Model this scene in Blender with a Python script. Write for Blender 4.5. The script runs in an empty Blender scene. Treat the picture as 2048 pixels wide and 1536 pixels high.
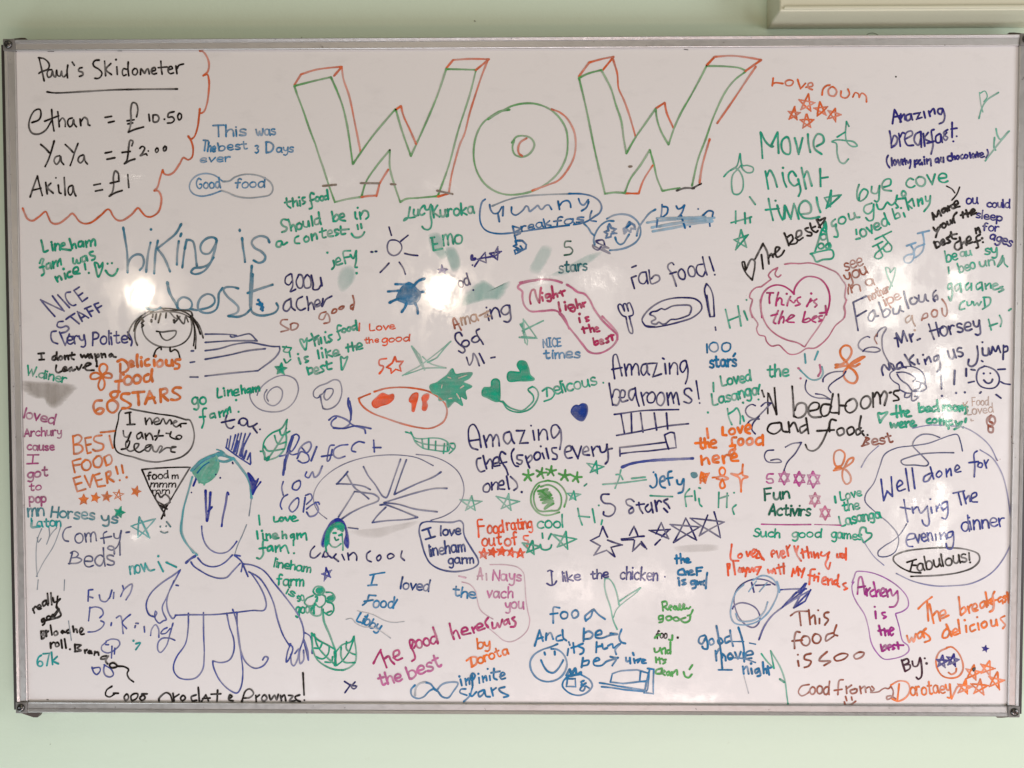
import bpy, bmesh, math, random, zlib
from mathutils import Vector, Matrix, Euler
from mathutils.geometry import tessellate_polygon

scene = bpy.context.scene
COL = scene.collection
R = math.radians

# ---------------------------------------------------------------- camera
# world origin = centre of the writing surface; x right, z up, +y into the wall
CAM_LOC = Vector((0.0104, -1.3178, 0.0288))
CAM_ROT = Euler((R(88.431), R(0.042), R(0.605)))
LENS = 26.0
cam_d = bpy.data.cameras.new('camera')
cam_d.lens = LENS; cam_d.sensor_width = 36.0; cam_d.clip_start = 0.02; cam_d.clip_end = 60
cam = bpy.data.objects.new('camera', cam_d); COL.objects.link(cam)
cam.location = CAM_LOC; cam.rotation_euler = CAM_ROT
scene.camera = cam
CAM_M = CAM_ROT.to_matrix()
FPX = LENS/36.0*2048

def board(px, py):
    """point of the board (metres) for a point measured on the 2048x1536 photograph"""
    d = CAM_M @ Vector(((px-1024)/FPX, (768-py)/FPX, -1.0))
    t = -CAM_LOC.y/d.y
    return CAM_LOC.x+d.x*t, CAM_LOC.z+d.z*t

# ---------------------------------------------------------------- light
world = bpy.data.worlds.new('World'); scene.world = world
world.use_nodes = True
bg = world.node_tree.nodes['Background']
bg.inputs[0].default_value = (0.95, 0.90, 0.84, 1); bg.inputs[1].default_value = 0.10
scene.view_settings.view_transform = 'Standard'
scene.view_settings.look = 'None'
scene.view_settings.exposure = 0.1
scene.view_settings.gamma = 1
scene.render.filter_size = 1.05
scene.view_settings.use_curve_mapping = False

def area(name, loc, aim, sx, sy, power, color, spread=180):
    l = bpy.data.lights.new(name, 'AREA'); l.shape = 'RECTANGLE'; l.size = sx; l.size_y = sy
    l.energy = power; l.color = color; l.spread = R(spread)
    o = bpy.data.objects.new(name, l); COL.objects.link(o)
    o.location = loc
    o.rotation_euler = (Vector(aim)-Vector(loc)).to_track_quat('-Z', 'Y').to_euler()
    return o

def mirror_point(px, py, y):
    """where in the room a thing stands that the board mirrors at this point"""
    x, z = board(px, py)
    d = Vector((x, 0, z))-CAM_LOC
    t = (-y)/d.y
    return Vector((x+d.x*t, y, z+d.z*t))

def globe(name, px, py, y, rad, power, color):
    l = bpy.data.lights.new(name, 'POINT'); l.shadow_soft_size = rad; l.energy = power; l.color = color
    o = bpy.data.objects.new(name, l); COL.objects.link(o); o.location = mirror_point(px, py, y)
    return o

def pane(name, x0, y0, x1, y1, y, lum, color):
    """an upright area light behind the camera, mirrored in the board between these points"""
    a = mirror_point(x0, y0, y); b = mirror_point(x1, y1, y)
    c = (a+b)/2; w = abs(b.x-a.x); h = abs(b.z-a.z)
    return area(name, c, (c.x, 0, c.z), w, h, lum*w*h*math.pi, color)
# two globe lamps, mirrored in the board
globe('globe_lamp', 284, 588, -3.4, 0.094, 21, (1, .84, .66))
globe('globe_lamp', 886, 584, -3.4, 0.102, 30, (1, .84, .66))
# daylight from the right and, weaker, from the low left; warm ceiling light; sunlit floor
area('window_light', (2.5, -1.2, -0.2), (0.4, 0, -0.05), 1.0, 1.6, 33, (0.96, 0.95, 1.0))
area('window_light', (-1.7, -0.9, -1.95), (-0.5, 0, -0.6), 1.3, 0.9, 15, (0.84, 0.95, 1.0))
area('ceiling_light', (-0.2, -1.6, 1.95), (0, 0, 0.4), 2.2, 0.5, 9, (1, 0.86, 0.60))
area('floor_glow', (0.15, -1.55, -1.75), (0.1, 0, -0.1), 2.6, 0.7, 27, (0.93, 0.93, 1.0))
# panes of the far window, mirrored at the right
for q in [(1734,520,1822,655,7),(1896,540,1932,640,7),(1872,690,1902,770,9),(1822,745,1860,800,9),(1880,800,1896,850,22),(1874,965,1888,1100,14),(1825,995,1840,1010,16),(1790,1010,1815,1110,5)]:
    pane('window_pane', *q[:4], -5.0, q[4]*1.7, (1, .95, .84))
for q in [(1108,1142,1186,1200,6),(1262,1140,1330,1178,8),(1335,1160,1390,1195,5),(1230,1182,1300,1196,5),(1250,1372,1330,1404,5),(1325,1388,1440,1408,9),(1150,1195,1262,1235,2.5)]:
    pane('bright_patch', *q[:4], -5.0, q[4], (1, .84, .76))
for q in [(1074,553,1092,566,16),(1168,546,1230,571,14),(1172,571,1228,640,1.8),(1070,566,1090,600,2.2),(655,356,705,364,5),(850,364,905,370,9),(245,351,290,354,6),(262,1070,300,1080,9),(286,1052,335,1060,3)]:
    pane('strip_lamp', *q[:4], -5.0, q[4], (1, .9, .8))
# added upright pink light, out of view, to tint the lower rail
pane('rail_tint_light', 1000, 1465, 1800, 1620, -3.2, 9, (1, .53, .42))
# ---------------------------------------------------------------- materials
def lin(h):
    v = [int(h[i:i+2], 16)/255 for i in (0, 2, 4)]
    return [c/12.92 if c <= .04045 else ((c+.055)/1.055)**2.4 for c in v]

class NT:
    def __init__(s, name):
        s.m = bpy.data.materials.new(name); s.m.use_nodes = True
        s.t = s.m.node_tree; s.b = s.t.nodes['Principled BSDF']; s.out = s.t.nodes['Material Output']
    def n(s, kind, **kw):
        x = s.t.nodes.new(kind)
        for k, v in kw.items():
            if k.startswith('i_'):
                key = k[2:]; key = int(key) if key.isdigit() else key.replace('_', ' ')
                x.inputs[key].default_value = v
            else: setattr(x, k, v)
        return x
    def l(s, a, b): s.t.links.new(a, b)
    def noise(s, scale, detail=3, rough=.5, stretch=None):
        tc = s.n('ShaderNodeTexCoord'); o = tc.outputs['Object']
        if stretch:
            mp = s.n('ShaderNodeMapping'); mp.inputs['Scale'].default_value = stretch
            s.l(o, mp.inputs[0]); o = mp.outputs[0]
        nz = s.n('ShaderNodeTexNoise', i_Scale=scale, i_Detail=detail, i_Roughness=rough)
        s.l(o, nz.inputs['Vector']); return nz.outputs['Fac']
    def ramp(s, fac, stops):
        r = s.n('ShaderNodeValToRGB'); e = r.color_ramp.elements
        while len(e) < len(stops): e.new(.5)
        for k, (p, c) in enumerate(stops):
            e[k].position = p; e[k].color = (c, c, c, 1) if not hasattr(c, '__len__') else (*c[:3], 1)
        s.l(fac, r.inputs[0]); return r.outputs[0]
    def mix(s, fac, a, b):
        x = s.n('ShaderNodeMix', data_type='RGBA')
        for v, i in ((fac, 0), (a, 6), (b, 7)):
            if hasattr(v, 'node'): s.l(v, x.inputs[i])
            elif i == 0: x.inputs[0].default_value = v
            else: x.inputs[i].default_value = (*v[:3], 1)
        return x.outputs[2]
    def math(s, op, a, b=0.0):
        x = s.n('ShaderNodeMath', operation=op)
        for v, i in ((a, 0), (b, 1)):
            if hasattr(v, 'node'): s.l(v, x.inputs[i])
            else: x.inputs[i].default_value = v
        return x.outputs[0]
    def bump(s, h, strength, dist):
        x = s.n('ShaderNodeBump', i_Strength=strength, i_Distance=dist); s.l(h, x.inputs['Height'])
        s.l(x.outputs[0], s.b.inputs['Normal']); return x
    def set(s, **kw):
        for k, v in kw.items(): s.b.inputs[k.replace('_', ' ')].default_value = v
        return s

BOARD = (0.715, 0.70, 0.69)
def gloss(m, r0=.06, r1=.30):
    """the glossy enamel: sharp coat over a softer sheen, both marred by wipe smears"""
    sm = m.noise(9, 5, .62)
    fine = m.noise(34, 6, .75, (1, 1, .6))
    m.l(m.ramp(sm, [(.35, r1*.75), (.62, r1*1.25)]), m.b.inputs['Roughness'])
    m.b.inputs['Coat Weight'].default_value = .8; m.b.inputs['Specular IOR Level'].default_value = .14
    c = m.math('ADD', m.math('MULTIPLY', m.ramp(sm, [(.50, 0.0), (.72, 1.0)]), .11), m.math('MULTIPLY', m.ramp(fine, [(.46, 0.0), (.64, 1.0)]), .17))
    m.l(m.math('ADD', c, r0*.5), m.b.inputs['Coat Roughness'])

def m_board():
    m = NT('enamel_board'); gloss(m)
    a = m.noise(2.2, 4, .55); g = m.noise(14, 5, .65, (1, 1, 2.2))
    c = m.mix(m.math('MULTIPLY', m.ramp(a, [(.4, 0.0), (.75, 1.0)]), .25), BOARD, [v*.93 for v in BOARD])
    c = m.mix(m.math('MULTIPLY', m.ramp(g, [(.56, 0.0), (.74, 1.0)]), .22), c, (.50, .49, .48))
    sp = m.noise(230, 1, .5)
    c = m.mix(m.ramp(sp, [(.80, 0.0), (.86, .55)]), c, (.2, .19, .18))
    m.l(c, m.b.inputs['Base Color'])
    m.bump(m.noise(5, 2, .5), .03, .004)
    return m.m

INK = dict(black='1b130e', blue='065a8c', blue2='08648f', blue3='0a6794', blueviolet='3c478a', brown='93503c', brown2='84432f', cobalt='1c2a86',
 crimson='a62a54', darkblue='17386f', darkplum='3a1527', dkgreen='14503f', dkgreen2='0f5f4a', dkteal='235f66', grass='4b8d49', grass2='47944a',
 greyblue='7d8791', greybrown='7b6a5c', greyteal='4a7d86', greyviolet='77769b', indigo='24307c', magenta='a83f80', magenta2='a82f66', magenta3='98287a',
 navy='23225a', navy2='2a2470', navyline='333f72', navythin='44496f', navythin2='34346f', orange='cd6c33', orange2='de6a24', orange3='d96f35', paleblue='83a0b4',
 paleblue2='6f96b4', paleblue3='7898b2', palebrown='a98775', palegrey='a3a4a8', palepink='bd93a0', paleteal='5fa08a', paleteal2='5a9c86', pink='b5617f',
 pink2='b06478', pink3='b5608c', plum='9c4a74', purple='96589c', redorange='d9522a', redorange2='d0602f', royal='12337f', rust='c65a2f', rust2='c86a3c',
 seablue='25719d', seateal='21908f', steel='306d85', steelteal='4f9299', teal='0f8f70', teal2='209074', violet='3b3a72', bare='c0b2a4', smear='5f9a8f', smudge='857a70')
MATS = {}
def ink(key):
    """dry-wipe ink: streaky, thin in the middle of a stroke and heavier where the pen stopped"""
    if key in MATS: return MATS[key]
    base = [min(.9, v/q) for v, q in zip(lin(INK[key]), (.80, .75, .74))]
    m = NT('ink_'+key); gloss(m, .05, .36)
    at = m.n('ShaderNodeAttribute', attribute_name='ink_load')
    st = m.noise(420, 3, .7); bl = m.noise(55, 3, .6)
    d = m.math('MULTIPLY', at.outputs['Fac'], m.math('ADD', .86, m.math('MULTIPLY', bl, .34)))
    d = m.math('SUBTRACT', d, m.math('MULTIPLY', m.ramp(st, [(.54, 0.0), (.78, 1.0)]), .20))
    if key in ('smear', 'smudge'):
        bs = m.noise(30, 4, .65, (1.0, 1.0, .35))
        al = m.math('MULTIPLY', at.outputs['Fac'], m.ramp(bs, [(.25, .45), (.7, 1.0)]))
        m.b.inputs['Base Color'].default_value = (*base, 1)
        m.l(al, m.b.inputs['Alpha'])
    else:
        d = m.math('MINIMUM', m.math('MAXIMUM', d, 0.0), 1.0)
        dark = [v*.6 for v in base]
        c = m.mix(d, [v*.96 for v in BOARD], m.mix(m.ramp(bl, [(.35, 0.0), (.7, 1.0)]), dark, base))
        m.l(c, m.b.inputs['Base Color'])
    m.bump(m.noise(5, 2, .5), .03, .004)
    MATS[key] = m.m
    return m.m

def m_wall():
    m = NT('mint_emulsion')
    a = m.noise(1.3, 4, .6); f = m.noise(210, 4, .6)
    c = m.mix(a, (.535, .645, .505), (.555, .665, .54))
    g = m.noise(34, 3, .6)
    c = m.mix(m.ramp(g, [(.70, 0.0), (.78, .5)]), c, (.47, .56, .43))
    m.l(c, m.b.inputs['Base Color']); m.set(Roughness=.55)
    h = m.math('ADD', m.math('MULTIPLY', f, .6), m.noise(45, 3, .5))
    m.bump(h, .25, .002)
    return m.m

def m_alu():
    m = NT('anodised_aluminium')
    s = m.noise(140, 3, .6); s2 = m.noise(18, 4, .6)
    c = m.mix(s2, (.46, .45, .435), (.56, .55, .535))
    sp = m.noise(130, 2, .5)
    c = m.mix(m.ramp(sp, [(.72, 0.0), (.78, .7)]), c, (.16, .14, .13))
    m.l(c, m.b.inputs['Base Color'])
    m.set(Metallic=.75)
    m.l(m.ramp(s, [(.3, .34), (.7, .5)]), m.b.inputs['Roughness'])
    m.bump(s, .12, .0006)
    return m.m

def plain(name, col, rough=.5, metal=0, var=.12, scale=60):
    m = NT(name)
    a = m.noise(scale, 4, .6)
    m.l(m.mix(a, [v*(1-var) for v in col], [min(1, v*(1+var)) for v in col]), m.b.inputs['Base Color'])
    m.set(Roughness=rough, Metallic=metal); m.bump(a, .08, .001)
    return m.m

M_BOARD = m_board(); M_WALL = m_wall(); M_ALU = m_alu()
M_CAP = plain('grey_plastic', (.17, .165, .155), .42)
M_BLACK = plain('black_rubber', (.03, .024, .022), .5)
M_SCREW = plain('zinc_screw', (.13, .125, .12), .26, 1, .3, 300)
M_BRACKET = plain('brown_steel', (.07, .05, .042), .45, .3)
M_CREAM = plain('cream_gloss_paint', (.60, .60, .455), .42, 0, .03, 12)
M_MARK = plain('pencil_mark', (.25, .29, .22), .7)
# ---------------------------------------------------------------- helpers
def obj(name, bm, mats, parent=None, label=None, smooth=False):
    me = bpy.data.meshes.new(name)
    bm.to_mesh(me); bm.free()
    for m in (mats if isinstance(mats, (list, tuple)) else [mats]): me.materials.append(m)
    if smooth:
        for p in me.polygons: p.use_smooth = True
    o = bpy.data.objects.new(name, me); COL.objects.link(o)
    if parent: o.parent = parent
    if label: o['label'] = label
    return o

def box(bm, x0, y0, z0, x1, y1, z1, bevel=0):
    r = bmesh.ops.create_cube(bm, size=1)
    for v in r['verts']:
        v.co = Vector(((x0+x1)/2+v.co.x*(x1-x0), (y0+y1)/2+v.co.y*(y1-y0), (z0+z1)/2+v.co.z*(z1-z0)))
    if bevel:
        es = list({e for v in r['verts'] for e in v.link_edges})
        bmesh.ops.bevel(bm, geom=es, offset=bevel, segments=3, profile=.6, affect='EDGES')

def sweep(bm, prof, a, b, inward):
    """extrude a profile [(w from the outer edge, y)] from a to b (x,z); inward = direction of w"""
    a = Vector((a[0], 0, a[1])); b = Vector((b[0], 0, b[1])); inw = Vector((inward[0], 0, inward[1]))
    N = 24; rings = []
    for k in range(N+1):
        p = a.lerp(b, k/N)
        rings.append([bm.verts.new(p+inw*w+Vector((0, y, 0))) for w, y in prof])
    for k in range(N):
        for j in range(len(prof)):
            j2 = (j+1) % len(prof)
            bm.faces.new((rings[k][j], rings[k][j2], rings[k+1][j2], rings[k+1][j]))
    bm.faces.new(rings[0]); bm.faces.new(rings[-1][::-1])
    bmesh.ops.recalc_face_normals(bm, faces=bm.faces)

# ---------------------------------------------------------------- wall
WALL_Y = 0.036
bm = bmesh.new(); box(bm, -2.6, WALL_Y, -1.5, 2.6, WALL_Y+.1, 1.5)
wall = obj('wall', bm, M_WALL); wall['kind'] = 'structure'

# ---------------------------------------------------------------- cream box above the right end
p0 = board(1560, 22)
bm = bmesh.new()
D = .070
fx = CAM_LOC.x+(p0[0]-CAM_LOC.x)*(1.3178+WALL_Y-D)/1.3178
fz = CAM_LOC.z+(p0[1]-CAM_LOC.z)*(1.3178+WALL_Y-D)/1.3178
box(bm, fx, WALL_Y-D, fz, fx+.95, WALL_Y, fz+.5, .004)
casing = obj('wall_box', bm, M_CREAM, smooth=False)
casing['label'] = 'cream painted box fixed to the wall above the right end of the whiteboard'; casing['category'] = 'wall box'
bm = bmesh.new(); box(bm, fx+.006, WALL_Y-D-.0035, fz+.002, fx+.944, WALL_Y-D+.001, fz+.0065, .0012)
obj('edge_trim', bm, M_CREAM, casing)

# ---------------------------------------------------------------- whiteboard
W2, H2, FW = .882, .583, .0190
root = bpy.data.objects.new('whiteboard', None); COL.objects.link(root)
root['label'] = 'large aluminium framed whiteboard covered in coloured marker writing and drawings'
root['category'] = 'whiteboard'
bm = bmesh.new(); box(bm, -W2-.004, 0, -H2-.004, W2+.004, .012, H2+.004)
obj('writing_surface', bm, M_BOARD, root)
bm = bmesh.new(); box(bm, -W2-.010, .0125, -H2-.010, W2+.010, WALL_Y-.0015, H2+.010)
obj('backing_panel', bm, M_BLACK, root)

def profile():
    p = [(.0, .014), (.0, -.0040), (.0012, -.0056)]
    for k in range(3):                                # fine ridges of the outer strip
        w = .0022+k*.0016
        p += [(w, -.0062), (w+.0008, -.0056)]
    p += [(.0070, -.0062), (.0074, -.0050), (.0170, -.0040), (.0180, -.0044), (FW, -.0036), (FW, -.0004), (FW-.0015, -.0004), (FW-.0015, .0)]
    p += [(.004, .0002), (.004, .014)]
    return p
PR = profile()
CAP = .0205
OX, OZ = W2+FW, H2+FW
for a, b, inw in (((-OX+CAP, OZ), (OX-CAP, OZ), (0, -1)), ((OX-CAP, -OZ), (-OX+CAP, -OZ), (0, 1)),
                  ((-OX, -OZ+CAP), (-OX, OZ-CAP), (1, 0)), ((OX, OZ-CAP), (OX, -OZ+CAP), (-1, 0))):
    bm = bmesh.new(); sweep(bm, PR, a, b, inw)
    obj('frame_rail', bm, M_ALU, root)
# dark rubber edging along both short sides
for s in (-1, 1):
    bm = bmesh.new(); xs = sorted((s*(OX+.0002), s*(OX+.0066)))
    box(bm, xs[0], -.0022, -OZ+.004, xs[1], .016, OZ-.008, .0004)
    obj('side_edging', bm, M_BLACK, root)
# plastic corners with a dome screw each, and the steel hooks behind them
for sx in (-1, 1):
    for sz in (-1, 1):
        bm = bmesh.new()
        xs = sorted((sx*(OX-CAP+.0003), sx*(OX+.0004))); zs = sorted((sz*(OZ-CAP+.0003), sz*(OZ+.0004)))
        box(bm, xs[0], -.0072, zs[0], xs[1], .013, zs[1], .0016)
        cap = obj('corner_cap', bm, M_CAP, root)
        bm = bmesh.new()
        cx, cz = sx*(OX-.0098), sz*(OZ-.0098)
        rings = []
        for r, y in ((.0072, -.0070), (.0072, -.0084), (.0064, -.0102), (.0046, -.0114), (.0024, -.0120)):
            rings.append([bm.verts.new((cx+r*math.cos(t*math.tau/28), y, cz+r*math.sin(t*math.tau/28))) for t in range(28)])
        for k in range(len(rings)-1):
            for t in range(28):
                bm.faces.new((rings[k][t], rings[k][(t+1) % 28], rings[k+1][(t+1) % 28], rings[k+1][t]))
        # cross slot: the middle of the dome is pressed in
        c = bm.verts.new((cx, -.0098, cz))
        for t in range(28): bm.faces.new((rings[-1][t], rings[-1][(t+1) % 28], c))
        bmesh.ops.recalc_face_normals(bm, faces=bm.faces)
        sc = obj('screw', bm, M_SCREW, cap, smooth=True)
        bm = bmesh.new()
        z0 = sz*(OZ-.004); z1 = sz*(OZ+(.0062 if sz > 0 else .0125 if sx < 0 else .0056))
        xa, xb = sx*(OX+.002), sx*(OX-.040)
        pts = [(xa, sz*(OZ+.0006)), (xb+sx*.002, sz*(OZ+.0006)), (xb, sz*(OZ+.0010)), (xb+sx*.007, z1), (xb+sx*.015, z1), (xa, sz*(OZ+.0032))]
        f0 = [bm.verts.new((x, .0030, z)) for x, z in pts]; f1 = [bm.verts.new((x, .0130, z)) for x, z in pts]
        bm.faces.new(f0); bm.faces.new(f1[::-1])
        for k in range(len(pts)): bm.faces.new((f0[k], f0[(k+1) % 6], f1[(k+1) % 6], f1[k]))
        bmesh.ops.recalc_face_normals(bm, faces=bm.faces)
        obj('fixing_hook', bm, M_BRACKET, root)

# ---------------------------------------------------------------- pen strokes
def spline(pts, step):
    """smooth curve through the points, sampled about every `step` px"""
    if len(pts) < 3:
        (ax, ay), (bx, by) = pts[0], pts[-1]
        k = max(2, int(math.hypot(bx-ax, by-ay)/(step*2.5)))
        return [(ax+(bx-ax)*i/k, ay+(by-ay)*i/k) for i in range(k+1)]
    closed = math.hypot(pts[0][0]-pts[-1][0], pts[0][1]-pts[-1][1]) < 1e-3
    P = pts[:]
    P = ([pts[-2]] if closed else [(2*pts[0][0]-pts[1][0], 2*pts[0][1]-pts[1][1])])+P+([pts[1]] if closed else [(2*pts[-1][0]-pts[-2][0], 2*pts[-1][1]-pts[-2][1])])
    out = []
    def tj(t, a, b): return t+max(1e-4, math.hypot(b[0]-a[0], b[1]-a[1]))**.5
    for i in range(1, len(P)-2):
        p0, p1, p2, p3 = P[i-1:i+3]
        t0 = 0; t1 = tj(t0, p0, p1); t2 = tj(t1, p1, p2); t3 = tj(t2, p2, p3)
        k = max(1, int(math.hypot(p2[0]-p1[0], p2[1]-p1[1])/step))
        for j in range(k):
            t = t1+(t2-t1)*j/k; q = []
            for c in (0, 1):
                A1 = (t1-t)/(t1-t0)*p0[c]+(t-t0)/(t1-t0)*p1[c]
                A2 = (t2-t)/(t2-t1)*p1[c]+(t-t1)/(t2-t1)*p2[c]
                A3 = (t3-t)/(t3-t2)*p2[c]+(t-t2)/(t3-t2)*p3[c]
                B1 = (t2-t)/(t2-t0)*A1+(t-t0)/(t2-t0)*A2
                B2 = (t3-t)/(t3-t1)*A2+(t-t1)/(t3-t1)*A3
                q.append((t2-t)/(t2-t1)*B1+(t-t1)/(t2-t1)*B2)
            out.append(tuple(q))
    out.append(pts[-1])
    return out

PEN_W = .70
class Pen:
    """collects the strokes of one note as thin ribbons of ink lying on the board"""
    def __init__(s, rng):
        s.bm = bmesh.new(); s.rng = rng; s.k = 0; s.dl = s.bm.verts.layers.float.new('ink_load'); s.base = rng.random()*.00006
    def v(s, px, py, z, d):
        x, zz = board(px, py)
        v = s.bm.verts.new((x, -z, zz)); v[s.dl] = d; return v
    def level(s):
        s.k += 1
        return .00015+s.base+(s.k % 9)*.00005
    def face(s, vs, mi):
        try: f = s.bm.faces.new(vs); f.material_index = mi
        except ValueError: pass
    def disc(s, p, r, z, d, mi):
        c = s.v(p[0], p[1], z, d); n = 10
        ring = [s.v(p[0]+r*math.cos(t*math.tau/n), p[1]+r*math.sin(t*math.tau/n), z, d) for t in range(n)]
        for t in range(n): s.face((c, ring[t], ring[(t+1) % n]), mi)
    def stroke(s, pts, w, d, mi, sharp=False):
        w *= PEN_W
        rng = s.rng; z = s.level()
        if len(pts) == 1 or (len(pts) == 2 and math.hypot(pts[0][0]-pts[1][0], pts[0][1]-pts[1][1]) < 1):
            s.disc(pts[0], w*.62*rng.uniform(.85, 1.2), z, min(1, d*1.1), mi); return
        if sharp:
            P = []
            for a, b in zip(pts, pts[1:]):
                k = max(1, int(math.hypot(b[0]-a[0], b[1]-a[1])/4))
                bow = rng.uniform(-.02, .02)*math.hypot(b[0]-a[0], b[1]-a[1])
                L = max(1e-6, math.hypot(b[0]-a[0], b[1]-a[1])); nx, ny = -(b[1]-a[1])/L, (b[0]-a[0])/L
                for i in range(k):
                    t = i/k; P.append((a[0]+(b[0]-a[0])*t+nx*bow*4*t*(1-t), a[1]+(b[1]-a[1])*t+ny*bow*4*t*(1-t)))
            P.append(pts[-1])
        else: P = spline(pts, 1.7)
        Q = [P[0]]
        for p in P[1:]:
            if math.hypot(p[0]-Q[-1][0], p[1]-Q[-1][1]) > .25: Q.append(p)
        P = Q; n = len(P)
        if n < 2: s.disc(P[0], w*.6, z, d, mi); return
        ph = rng.uniform(0, 9); ph2 = rng.uniform(0, 9)
        acc = 0; prevL = prevR = None; turns = []
        for i in range(n):
            a = P[max(0, i-1)]; b = P[min(n-1, i+1)]
            if i: acc += math.hypot(P[i][0]-P[i-1][0], P[i][1]-P[i-1][1])
            dx, dy = b[0]-a[0], b[1]-a[1]; L = max(1e-6, math.hypot(dx, dy)); nx, ny = -dy/L, dx/L
            e = min(i, n-1-i)
            hw = w*.5*(1+.10*math.sin(acc*.07+ph)+.06*math.sin(acc*.31+ph2)+rng.uniform(-.05, .05))*(1.10 if e < 3 else 1)
            dd = d*(.86+.11*math.sin(acc*.045+ph2)+.07*math.sin(acc*.013+ph)+(.14 if e < 4 else 0)); dd = max(.05, min(1, dd))
            zz = z+.00004*i/n
            l = s.v(P[i][0]+nx*hw, P[i][1]+ny*hw, zz, dd); r = s.v(P[i][0]-nx*hw, P[i][1]-ny*hw, zz, dd)
            if prevL: s.face((prevL, l, r, prevR), mi)
            prevL, prevR = l, r
            if 0 < i < n-1:
                ux, uy = P[i][0]-P[i-1][0], P[i][1]-P[i-1][1]; vx, vy = P[i+1][0]-P[i][0], P[i+1][1]-P[i][1]
                if ux*vx+uy*vy < .72*math.hypot(ux, uy)*math.hypot(vx, vy): turns.append((P[i], hw, zz, dd))
        for p, hw, zz, dd in turns: s.disc(p, hw, zz+.000006, dd, mi)
        s.disc(P[0], w*.53, z+.000004, min(1, d*1.08), mi); s.disc(P[-1], w*.53, z+.000046, min(1, d*1.08), mi)
    def fill(s, pts, w, d, mi, soft):
        z = s.level()
        P = spline(pts+[pts[0]], 5)[:-1]
        if soft:
            cx = sum(p[0] for p in P)/len(P); cy = sum(p[1] for p in P)/len(P)
            rings = []
            for k, dd in ((1.0, 0), (.86, d*.55), (.66, d), (.3, d)):
                rings.append([s.v(cx+(p[0]-cx)*k*(s.rng.uniform(.94, 1.06) if k > .5 else 1), cy+(p[1]-cy)*k, z, dd) for p in P])
            c = s.v(cx, cy, z, d)
            for a, b in zip(rings, rings[1:]):
                for t in range(len(P)): s.face((a[t], a[(t+1) % len(P)], b[(t+1) % len(P)], b[t]), mi)
            for t in range(len(P)): s.face((rings[-1][t], rings[-1][(t+1) % len(P)], c), mi)
            return
        vs = [s.v(p[0], p[1], z, d*s.rng.uniform(.85, 1)) for p in P]
        for tri in tessellate_polygon([[Vector((p[0], p[1], 0)) for p in P]]): s.face([vs[i] for i in tri], mi)
        s.stroke(pts+[pts[0]], w, d, mi)

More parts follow.
